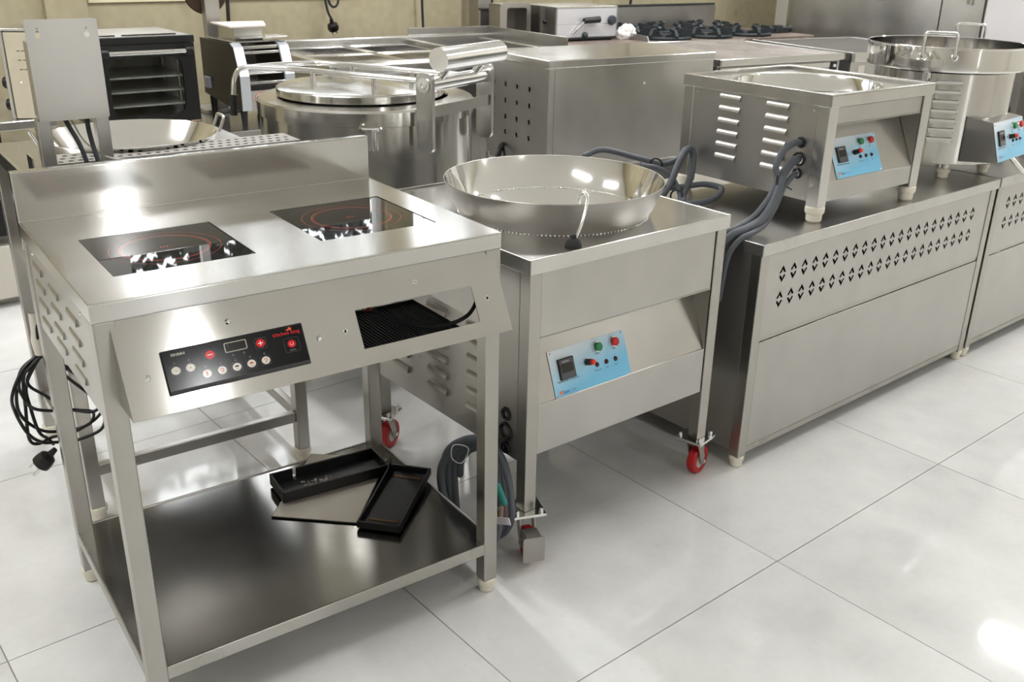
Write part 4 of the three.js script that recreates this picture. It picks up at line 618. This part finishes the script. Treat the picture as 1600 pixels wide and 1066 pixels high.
  const bt = thing('work_table', 'steel work table carrying the black oven and the toaster along the back wall', 'table', 1.12, 0, -4.1, -3); {
    const W = 1.14, D = 0.85, H = 0.645;
    obj('top', bx(0, W, H - 0.045, H, -D, 0, 0.004), S.brushed, bt); obj('shelf', bx(0.02, W - 0.02, 0.16, 0.18, -D + 0.02, -0.02, 0.002), S.sheet, bt);
    for (const [a, b] of [[0.01, -0.05], [W - 0.05, -0.05], [0.01, -D + 0.01], [W - 0.05, -D + 0.01]]) { leg(bt, a, a + 0.04, 0.034, H - 0.04, b, b + 0.04); foot(bt, a + 0.02, b + 0.02); }
  }
  const ov = thing('convection_oven', 'convection oven with black glass door and bright bar handle on the work table', 'oven', 1.275, 0.645, -4.27, -2); {
    const W = 0.44, H = 0.4, D = 0.48;
    obj('case', [bx(0, W, H - 0.012, H, -D, -0.03, 0.004), bx(0, 0.012, 0.02, H, -D, -0.03, 0.003), bx(W - 0.012, W, 0.02, H, -D, -0.03, 0.003), bx(0, W, 0.02, 0.05, -D, -0.03, 0.003), bx(0, W, 0.02, H, -D, -D + 0.02, 0.003)], S.sheet, ov);
    for (const [a, l] of [[0.075, 0.09], [0.265, 0.23]]) { const v = louver(ov, a, H, -0.06, l, 0, 0.018, 0.006); v.rotation.x = -Math.PI / 2; }
    obj('top_trim', bx(0, W, H - 0.03, H - 0.001, -0.032, -0.002, 0.002), blackPlastic, ov);
    const ds = rect(0.004, W - 0.004, 0.026, H - 0.032); ds.holes.push(rrect(0.062, W - 0.062, 0.068, H - 0.085, 0.055, THREE.Path));
    const door = obj('door', extr(ds, 0.02, 10).translate(0, 0, -0.022), blackPlastic, ov);
    obj('pane', extr(rrect(0.06, W - 0.06, 0.066, H - 0.083, 0.055), 0.003).translate(0, 0, -0.012), new THREE.MeshPhysicalMaterial({ color: '#f4f6f5', transmission: 1, thickness: 0, roughness: 0.0, ior: 1.5 }), door);
    obj('handle', rod([0.06, H - 0.062, 0.036], [W - 0.05, H - 0.062, 0.036], 0.0105, 16), S.chrome, door);
    for (const x of [0.045, W - 0.04]) obj('handle_end', bx(x - 0.02, x + 0.02, H - 0.08, H - 0.045, -0.003, 0.05, 0.012), blackPlastic, door);
    const liner = M('#b9b7b1', 0.4, { metalness: 0.3 }); obj('cavity_back', bx(0.02, W - 0.02, 0.05, H - 0.02, -D + 0.02, -D + 0.024, 0), liner, ov); obj('cavity_wall', [bx(0.012, 0.016, 0.05, H - 0.015, -D + 0.02, -0.03, 0), bx(W - 0.016, W - 0.012, 0.05, H - 0.015, -D + 0.02, -0.03, 0), bx(0.012, W - 0.012, 0.05, 0.054, -D + 0.02, -0.03, 0), bx(0.012, W - 0.012, H - 0.018, H - 0.014, -D + 0.02, -0.03, 0)], liner, ov);
    const hs = rect(0.04, 0.26, 0.1, 0.3); for (let i = 0; i < 12; i++) for (let j = 0; j < 9; j++) hs.holes.push(disc(0.055 + i * 0.017 + (j % 2) * 0.008, 0.115 + j * 0.021, 0.005)); obj('fan_cover', extr(hs, 0.002, 6).translate(0, 0, -D + 0.05), liner, ov);
    for (const y of [0.105, 0.165, 0.225]) obj('rack', [bx(0.03, W - 0.03, y, y + 0.006, -D + 0.05, -0.04, 0.001)], liner, ov);
    obj('rack_rail', [rod([W - 0.05, 0.07, -0.1], [W - 0.05, 0.29, -0.1], 0.004), rod([W - 0.05, 0.07, -0.3], [W - 0.05, 0.29, -0.3], 0.004), ...[0.1, 0.16, 0.22].map((y) => rod([W - 0.045, y, -0.06], [W - 0.045, y, -0.4], 0.004))], S.chrome, ov);
    obj('nameplate', bx(W - 0.05, W - 0.008, 0.03, 0.036, -0.003, 0.001, 0.0005), M('#a88a72', 0.4), ov);
    for (const [a, b] of [[0.05, -0.06], [W - 0.05, -0.06], [0.05, -D + 0.05], [W - 0.05, -D + 0.05]]) obj('foot', mv(lathe([[0, 0], [0.014, 0], [0.016, 0.022], [0, 0.022]], 14), a, 0, b), blackPlastic, ov);
  }
  const cable = thing('cable_knot', 'tangled dark cable lying behind the posts of the steel box', 'cable', 0.86, 0.9, -2.86, 0);
  obj('cable', capped([[-0.02, 0.012, 0], [0.0, 0.03, 0.02], [0.04, 0.055, 0.0], [0.08, 0.04, -0.02], [0.06, 0.015, 0.01], [0.02, 0.02, 0.02], [0.05, 0.05, 0.015], [0.11, 0.02, 0.01], [0.14, 0.008, 0.0]], 0.0075, 80, 8), blackPlastic, cable);
  cable.position.set(0.83, 0.64, -4.05); 

  const to = thing('conveyor_toaster', 'dark-sided toaster with slanted steel front rails and a chrome knob', 'toaster', 1.865, 0.645, -4.16, -1); {
    const W = 0.27, D = 0.42, Y = (y) => y - 0.645;
    const prof = [[0, Y(0.715)], [0, Y(0.865)], [-0.045, Y(0.985)], [-0.075, Y(1.0)], [-D, Y(1.004)], [-D, Y(0.75)], [-0.15, Y(0.72)]];
    for (const x of [0, W - 0.004]) obj('side_panel', boxUV(extr(poly(prof), 0.004).rotateY(-Math.PI / 2).translate(x + 0.004, 0, 0)), M('#3a352d', 0.35, { metalness: 0.6 }), to);
    const railp = [[0.003, Y(0.715)], [0.003, Y(0.866)], [-0.043, Y(0.987)], [-0.078, Y(1.004)], [-0.09, Y(0.998)], [-0.055, Y(0.98)], [-0.012, Y(0.862)], [-0.012, Y(0.715)]];
    for (const x of [0.002, W - 0.047]) obj('front_rail', boxUV(extr(poly(railp), 0.045).rotateY(-Math.PI / 2).translate(x + 0.045, 0, 0)), M('#c8ccd2', 0.35, { metalness: 0.5 }), to);
    { const c = rect(0.047, W - 0.047, Y(0.715), Y(0.8)); for (let k = 0; k < 3; k++) c.holes.push(rect(0.07, 0.14, Y(0.72) + k * 0.0065, Y(0.7235) + k * 0.0065, THREE.Path)); obj('knob_panel', extr(c, 0.014).translate(0, 0, -0.02), M('#b9b6b0', 0.4, { metalness: 0.6 }), to); } obj('dark_band', bx(0.047, W - 0.047, Y(0.8), Y(0.822), -0.02, -0.004, 0.002), blackPlastic, to);
    obj('dial_scale', mv(lathe([[0, 0.001], [0.033, 0.001], [0.033, 0]], 28).rotateX(Math.PI / 2), 0.1, Y(0.762), -0.006), M('#d8d2cc', 0.4), to); obj('scale_ring', mv(new THREE.TorusGeometry(0.031, 0.0018, 6, 28), 0.1, Y(0.762), -0.0045), M('#b5352c', 0.4), to);
    obj('knob', mv(lathe([[0, 0.022], [0.014, 0.021], [0.018, 0.016], [0.02, 0], [0, 0]], 20).rotateX(Math.PI / 2), 0.1, Y(0.762), -0.005), S.chrome, to);
    obj('crumb_tray', bx(0.047, W - 0.047, Y(0.828), Y(0.84), -0.3, -0.002, 0.002), S.chrome, to); obj('wire_belt', Array.from({ length: 9 }, (_, k) => rod([0.05, Y(0.872), -0.02 - k * 0.03], [W - 0.05, Y(0.872), -0.02 - k * 0.03], 0.003, 8)), S.chrome, to);
    obj('inner_back', bx(0.006, W - 0.006, Y(0.75), Y(0.99), -D + 0.01, -D + 0.014, 0), S.dull, to); obj('upper_bar', [bx(0.047, W - 0.047, Y(0.955), Y(0.968), -0.06, -0.045, 0.003), bx(0.047, W - 0.047, Y(0.975), Y(0.99), -0.12, -0.06, 0.003)], S.brushed, to);
    obj('top_cover', [bx(0.02, W - 0.02, Y(1.0), Y(1.008), -D + 0.02, -0.1, 0.003), bx(0.05, W + 0.01, Y(1.02), Y(1.027), -0.16, -0.06, 0.003)], S.brushed, to); obj('top_tray', [extr(poly([[0.02, -0.1], [0.2, -0.12], [0.3, -0.36], [0.05, -0.4]]), 0.006).rotateX(Math.PI / 2).scale(1, 1, 1).translate(0, Y(1.072), 0)], M('#d9cfc8', 0.4), to);
    obj('tray_support', bx(0.06, 0.2, Y(1.007), Y(1.067), -0.34, -0.16, 0.004), S.brushed, to);
    for (const [a, b] of [[0.02, -0.03], [W - 0.02, -0.03], [0.02, -D + 0.05], [W - 0.02, -D + 0.05]]) obj('leg', rod([a, Y(0.645), b], [a, Y(0.74), b], 0.012, 12, 0.018), blackPlastic, to);
    obj('socket_box', bx(-0.012, 0, Y(0.78), Y(0.83), -D + 0.03, -D + 0.09, 0.002), M('#8c9096', 0.4), to);
  }
  const ps = thing('post_machine', 'tall steel post with a dark round disc and slanting bracket behind the toaster', 'machine', 1.93, 0.645, -4.62, -6);
  obj('post', bx(0, 0.07, 0.0, 1.08, -0.06, 0, 0.004), S.dull, ps); obj('bracket', [extr(poly([[0.02, 0.425], [0.16, 0.375], [0.16, 0.295], [0.02, 0.355]]), 0.03).translate(0, 0, 0.0)], S.dull, ps); obj('disc', mv(lathe([[0, -0.012], [0.1, -0.012], [0.105, 0], [0.1, 0.012], [0, 0.012]], 40).rotateX(Math.PI / 2), 0.03, 0.555, -0.08), M('#4a3a30', 0.35, { metalness: 0.6 }), ps); obj('base', bx(-0.06, 0.13, 0, 0.02, -0.14, 0.05, 0.004), S.dull, ps);

  const ba = thing('bain_marie', 'steel serving counter with sunken pans behind the kettle lid', 'counter', 2.3, 0, -4.12, -8); {
    const W = 1.42, D = 0.95, H = 0.9, xm = 0.86;
    obj('frame', [bx(0, W, H - 0.07, H, -0.06, 0, 0.02), bx(0, W, H - 0.07, H + 0.03, -D, -D + 0.04, 0.01), bx(0, 0.04, H - 0.05, H - 0.008, -D, 0, 0.008), bx(W - 0.04, W, H - 0.07, H + 0.0, -D, 0, 0.008), bx(xm - 0.02, xm + 0.02, H - 0.06, H + 0.01, -D + 0.04, -0.06, 0.004)], S.brushed, ba);
    for (const [a, b] of [[0.05, 0.44], [0.45, 0.83]]) for (const [c, d] of [[-0.9, -0.5], [-0.49, -0.08]]) {
      obj('pan', [bx(a, b, H - 0.02, H - 0.012, c, c + 0.02, 0.003), bx(a, b, H - 0.02, H - 0.012, d - 0.02, d, 0.003), bx(a, a + 0.02, H - 0.02, H - 0.012, c, d, 0.003), bx(b - 0.02, b, H - 0.02, H - 0.012, c, d, 0.003), bx(a + 0.015, b - 0.015, H - 0.06, H - 0.056, c + 0.015, d - 0.015, 0), bx(a + 0.015, a + 0.018, H - 0.06, H - 0.015, c + 0.015, d - 0.015, 0), bx(b - 0.018, b - 0.015, H - 0.06, H - 0.015, c + 0.015, d - 0.015, 0), bx(a + 0.015, b - 0.015, H - 0.06, H - 0.015, c + 0.015, c + 0.018, 0), bx(a + 0.015, b - 0.015, H - 0.06, H - 0.015, d - 0.018, d - 0.015, 0)], S.polished, ba);
    }
    obj('basin', [bx(xm + 0.02, W - 0.04, H - 0.2, H - 0.196, -D + 0.04, -0.06, 0), bx(xm + 0.02, xm + 0.023, H - 0.2, H - 0.06, -D + 0.04, -0.06, 0), bx(W - 0.043, W - 0.04, H - 0.2, H - 0.06, -D + 0.04, -0.06, 0), bx(xm + 0.02, W - 0.04, H - 0.2, H - 0.06, -D + 0.037, -D + 0.04, 0), bx(xm + 0.02, W - 0.04, H - 0.2, H - 0.06, -0.063, -0.06, 0)], S.sheet, ba);
    obj('splash', [bx(xm, W, H, H + 0.07, -D, -D + 0.01, 0.002), bx(W - 0.012, W, H, H + 0.07, -D, -0.1, 0.002)], S.brushed, ba);
    obj('body', [bx(0.02, xm - 0.02, 0.1, H - 0.08, -D + 0.02, -0.05, 0.003), bx(xm - 0.02, W - 0.02, 0.1, H - 0.21, -D + 0.02, -0.05, 0.003)], S.dull, ba);
    for (const [a, b] of [[0.06, -0.1], [W - 0.06, -0.1], [0.06, -D + 0.06], [W - 0.06, -D + 0.06]]) { leg(ba, a - 0.02, a + 0.02, 0.034, 0.105, b - 0.02, b + 0.02); foot(ba, a, b); }
  }
  const po = thing('steel_post', 'square steel post rising behind the kettle counterweight', 'post', 4.02, 0, -5.2, 0);
  obj('tube', bx(-0.05, 0.05, 0, ROOM.h, -0.05, 0.05, 0.004), S.dull, po); obj('cable', capped([[0.07, 2.4, 0.04], [0.075, 1.6, 0.045], [0.07, 1.1, 0.04], [0.068, 0.9, 0.04]], 0.008, 40, 8), rubber, po); obj('base_plate', bx(-0.09, 0.09, 0, 0.01, -0.09, 0.09, 0.002), S.dull, po);

  const ra = thing('burner_range', 'long steel range with low backsplash, brown worn deck and cast burners at the back wall', 'range', 3.86, 0, -4.3, -5); {
    const W = 2.3, D = 0.8, H = 0.88;
    const rust = tileNoise(9, 9, 61), r2 = tileNoise(50, 50, 62), rt = noiseTex(256, (x, y) => { const k = 0.5 + 0.14 * (rust(x, y) - 0.5) + 0.12 * (r2(x, y) - 0.5); return [k * 0.98, k * 0.87, k * 0.8]; }, true);
    obj('deck', bx(0.0, W, H - 0.04, H, -D, 0, 0.004), new THREE.MeshPhysicalMaterial({ map: rt, roughness: 0.5, metalness: 0.4 }), ra);
    const rs = thing('low_backsplash', 'low steel backsplash with dark cap standing on the rear of the burner range', 'splashback', 3.86, 0, -4.3, -5);
    obj('backsplash', [bx(0, 2.1, H, H + 0.165, -D, -D + 0.02, 0.003)], S.sheet, rs); obj('backsplash_cap', bx(0, 2.08, H + 0.165, H + 0.178, -D - 0.002, -D + 0.03, 0.003), M('#2b2f2d', 0.5), rs);
    for (const a of [0.0, 0.82]) obj('divider', boxUV(extr(poly([[-D + 0.02, H], [-D + 0.02, H + 0.07], [-0.1, H + 0.032], [-0.08, H]]), 0.008).rotateY(-Math.PI / 2).translate(a, 0, 0)), S.sheet, rs);
    obj('body', bx(0.01, W - 0.01, 0.1, H - 0.04, -D + 0.01, -0.02, 0.003), S.dull, ra);
    for (const [a, b] of [[0.06, -0.1], [W - 0.06, -0.1], [0.06, -D + 0.06], [W - 0.06, -D + 0.06]]) { leg(ra, a - 0.02, a + 0.02, 0.034, 0.105, b - 0.02, b + 0.02); foot(ra, a, b); }
    const iron = M('#1b2226', 0.5);
    const spots = ['left pair nearest the viewer', 'left pair at the rear', 'middle pair nearest the viewer', 'middle pair at the rear', 'right pair nearest the viewer', 'right pair at the rear']; let sp = 0;
    for (const x of [1.06, 1.44, 1.82]) for (const z of [-0.2, -0.57]) {
      ra.updateMatrixWorld(); const v = new THREE.Vector3(x, H, z).applyMatrix4(ra.matrixWorld), ps = thing('pan_support', 'cast iron pan support on the burner range, ' + spots[sp++], 'pan support', v.x, v.y, v.z, -5, 'pan supports on the burner range');
      const g = []; for (let k = 0; k < 6; k++) g.push(extr(poly([[0.05, 0], [0.17, 0], [0.172, 0.03], [0.15, 0.066], [0.1, 0.072], [0.085, 0.058], [0.12, 0.042], [0.05, 0.028]]), 0.022).rotateY(k / 6 * 6.283 + 0.3));
      g.forEach((e) => obj('arm', e, iron, ps)); obj('ring', mv(new THREE.TorusGeometry(0.16, 0.012, 8, 30).rotateX(Math.PI / 2), 0, 0.012, 0), iron, ps); obj('burner_head', mv(lathe([[0, 0.03], [0.04, 0.03], [0.045, 0.015], [0.048, 0.0], [0, 0.0]], 20), 0, 0, 0), iron, ps);
    }
    { const v = new THREE.Vector3(2.03, H, -0.25).applyMatrix4(ra.matrixWorld), lg = thing('loose_grate', 'loose black iron bar lying at the right end of the burner range', 'grate', v.x, v.y, v.z, -5); obj('bar', bx(0, 0.26, 0, 0.02, 0.015, 0.04, 0.004), iron, lg); obj('lug', bx(0.1, 0.17, 0.0, 0.055, 0.0, 0.05, 0.006), iron, lg); obj('rod', rod([0, 0.03, 0.025], [0.26, 0.03, 0.03], 0.014, 8), iron, lg); for (const a of [0, 0.26]) obj('knob', new THREE.SphereGeometry(0.026, 10, 8).translate(a, 0.028, 0.027), iron, lg); }
  }
  const pz = thing('countertop_oven', 'small pale-fronted countertop oven with black lever handle beside crumpled paper', 'oven', 4.15, 0.88, -4.6, -6); {
    const W = 0.48, D = 0.36, H = 0.205;
    obj('case', bx(0, W, 0.02, H, -D, -0.004, 0.003), S.sheet, pz); for (const [a, b] of [[0.022, 0.0985], [0.1015, H - 0.012]]) obj('front_panel', bx(0.008, W - 0.008, a, b, -0.005, 0.001, 0.001), M('#d4d4d8', 0.3, { metalness: 0.4 }), pz); obj('front_trim', [bx(0, W, H - 0.012, H, -0.006, 0.002, 0.001), bx(W - 0.009, W, 0.02, H, -0.006, 0.002, 0.001)], S.brushed, pz);
    obj('tray_lip', bx(-0.03, W - 0.03, 0.008, 0.02, -D + 0.02, 0.02, 0.002), blackMetal, pz);
    const lv = obj('lever', rod([0.12, 0.045, 0.012], [0.2, 0.118, 0.03], 0.006, 8), S.brushed, pz); obj('grip', rod([0.19, 0.122, 0.032], [0.31, 0.128, 0.034], 0.017, 14, 0.02), M('#1d2224', 0.5), lv);
    obj('knob', mv(lathe([[0, 0.03], [0.024, 0.028], [0.03, 0.015], [0.028, 0], [0, 0]], 20).rotateX(Math.PI / 2), 0.43, 0.12, 0), M('#3a3f46', 0.5), pz); obj('latch', mv(new THREE.SphereGeometry(0.02, 12, 8), 0.22, 0.034, 0.01), M('#2b3a3a', 0.5), pz);
    for (const z of [-0.12, -0.33]) obj('side_knob', mv(new THREE.SphereGeometry(0.018, 12, 8).scale(0.5, 0.7, 1.2), -0.002, 0.11, z), blackPlastic, pz);
    for (const [a, b] of [[0.03, -0.03], [W - 0.03, -0.03], [0.03, -D + 0.03], [W - 0.03, -D + 0.03]]) obj('foot', mv(lathe([[0, 0], [0.012, 0], [0.012, 0.02], [0, 0.02]], 10), a, 0, b), blackPlastic, pz);
  }
  const pg = new THREE.IcosahedronGeometry(0.075, 4), pp = pg.attributes.position; for (let i = 0; i < pp.count; i++) { const v = new THREE.Vector3().fromBufferAttribute(pp, i), k = 1 + 0.1 * Math.abs(Math.sin(v.x * 90 + 2 + v.y * 40)) * Math.sin(v.y * 110 + v.z * 50) + 0.09 * Math.abs(Math.sin(v.z * 130 + v.x * 60)) - 0.06 * Math.sin(v.x * 210 + v.z * 170); v.multiplyScalar(k); pp.setXYZ(i, v.x * 1.25, Math.max(v.y, -0.045) + 0.045, v.z); } pg.computeVertexNormals();
  const paper = obj('crumpled_paper', pg, M('#e6e3e2', 0.8)); paper.position.set(4.71, 0.88, -4.54); paper.scale.setScalar(0.72); tag(paper, 'crumpled white paper lying beside the countertop oven', 'paper');
  const su = thing('open_shelf_unit', 'dark open steel shelf unit with rounded corner left of the countertop oven', 'shelf', 3.93, 0.88, -4.86, -6);
  obj('case', [bx(0, 0.012, 0, 0.21, -0.15, 0, 0.003), bx(0, 0.2, 0.2, 0.212, -0.15, 0, 0.003), bx(0.188, 0.2, 0, 0.21, -0.15, 0, 0.003), bx(0, 0.2, 0, 0.21, -0.15, -0.142, 0.002)], S.dull, su); obj('front_frame', (() => { const s = rrect(-0.02, 0.21, 0, 0.22, 0.04); s.holes.push(rrect(0.03, 0.18, 0.02, 0.19, 0.02, THREE.Path)); return extr(s, 0.012); })(), S.dull, su); obj('inner_back', bx(0.012, 0.188, 0.002, 0.2, -0.14, -0.13, 0), S.dull, su);

  // tall fridges against the right wall
  const fridge = (label, x, z0, z1, mat, doors) => {
    const t = thing('tall_fridge', label, 'fridge', x, 0, (z0 + z1) / 2, 0, 'tall fridges by the right wall'), w = (z1 - z0) / 2;
    obj('case', bx(0.03, 0.72, 0.08, 2.0, -w, w, 0.006), mat, t); obj('plinth', bx(0.05, 0.7, 0, 0.08, -w + 0.02, w - 0.02, 0), blackPlastic, t);
    const e = [-w, ...doors.map((d) => d - (z0 + z1) / 2), w];
    for (let k = 0; k + 1 < e.length; k++) { const d = obj('door', bx(0, 0.03, 0.1, 1.98, e[k] + 0.003, e[k + 1] - 0.003, 0.006), mat, t); obj('handle', bx(-0.025, 0, 1.12, 1.36, e[k] + (e[k + 1] - e[k]) * 0.62, e[k] + (e[k + 1] - e[k]) * 0.62 + 0.03, 0.005), S.chrome, d); }
    return t;
  };
  fridge('tall steel fridge with brushed doors at the right rear corner', 6.5, -4.6, -3.1, S.brushed, [-3.39]);
  fridge('tall pale fridge beside the steel fridge behind the round steamer', 6.5, -3.09, -2.2, M('#d6d3d4', 0.3, { metalness: 0.3 }), []);

  // cables that hang down the back wall
  const hang = (label, x, pts, plug, r = 0.007) => {
    const t = thing('hanging_cable', label, 'cable', x, 0, -5.28, 0, 'cables hanging on the back wall');
    obj('cable', pts.flatMap((p) => capped(p, r, 60, 8)), rubber, t);
    if (plug) { const p = obj('plug', lathe([[0, 0.07], [0.008, 0.07], [0.012, 0.045], [0.03, 0.035], [0.034, 0.015], [0.03, 0], [0, 0]], 16), blackPlastic, t); at(p, ...plug, 0.3, 0, 0.4); for (const a of [-0.014, 0.014]) obj('pin', rod([a, 0, 0], [a, -0.03, 0], 0.004, 8), S.chrome, p); }
  };
  hang('black cable with loop and plug hanging over the serving counter', 2.97, [[[-0.05, 1.5, 0], [-0.045, 1.2, 0.01], [-0.03, 1.06, 0.02], [0.0, 1.0, 0.02]], [[-0.04, 1.5, 0.02], [0.02, 1.3, 0.02], [0.045, 1.13, 0.02], [0.02, 1.08, 0.03], [-0.02, 1.1, 0.03], [-0.045, 1.25, 0.02], [-0.03, 1.5, 0.02]]], [0.0, 0.95, 0.03]);
  hang('thin straight black cable hanging left of the steel post', 3.62, [[[-0.01, 1.55, 0], [0.0, 1.3, 0.01], [0.004, 1.1, 0.0], [0.01, 0.9, 0.0]]], null, 0.008);
  hang('dark cable hanging behind the toaster', 2.33, [[[0.02, 1.55, 0], [0.005, 1.2, 0.01], [0.0, 0.95, 0.0]]], null, 0.011);
  hang('short dark cable hanging above the low backsplash', 5.5, [[[0, 1.55, 0], [0.004, 1.25, 0.01], [0, 1.0, 0.0]]], null, 0.01);
}

renderer.render(scene, camera);
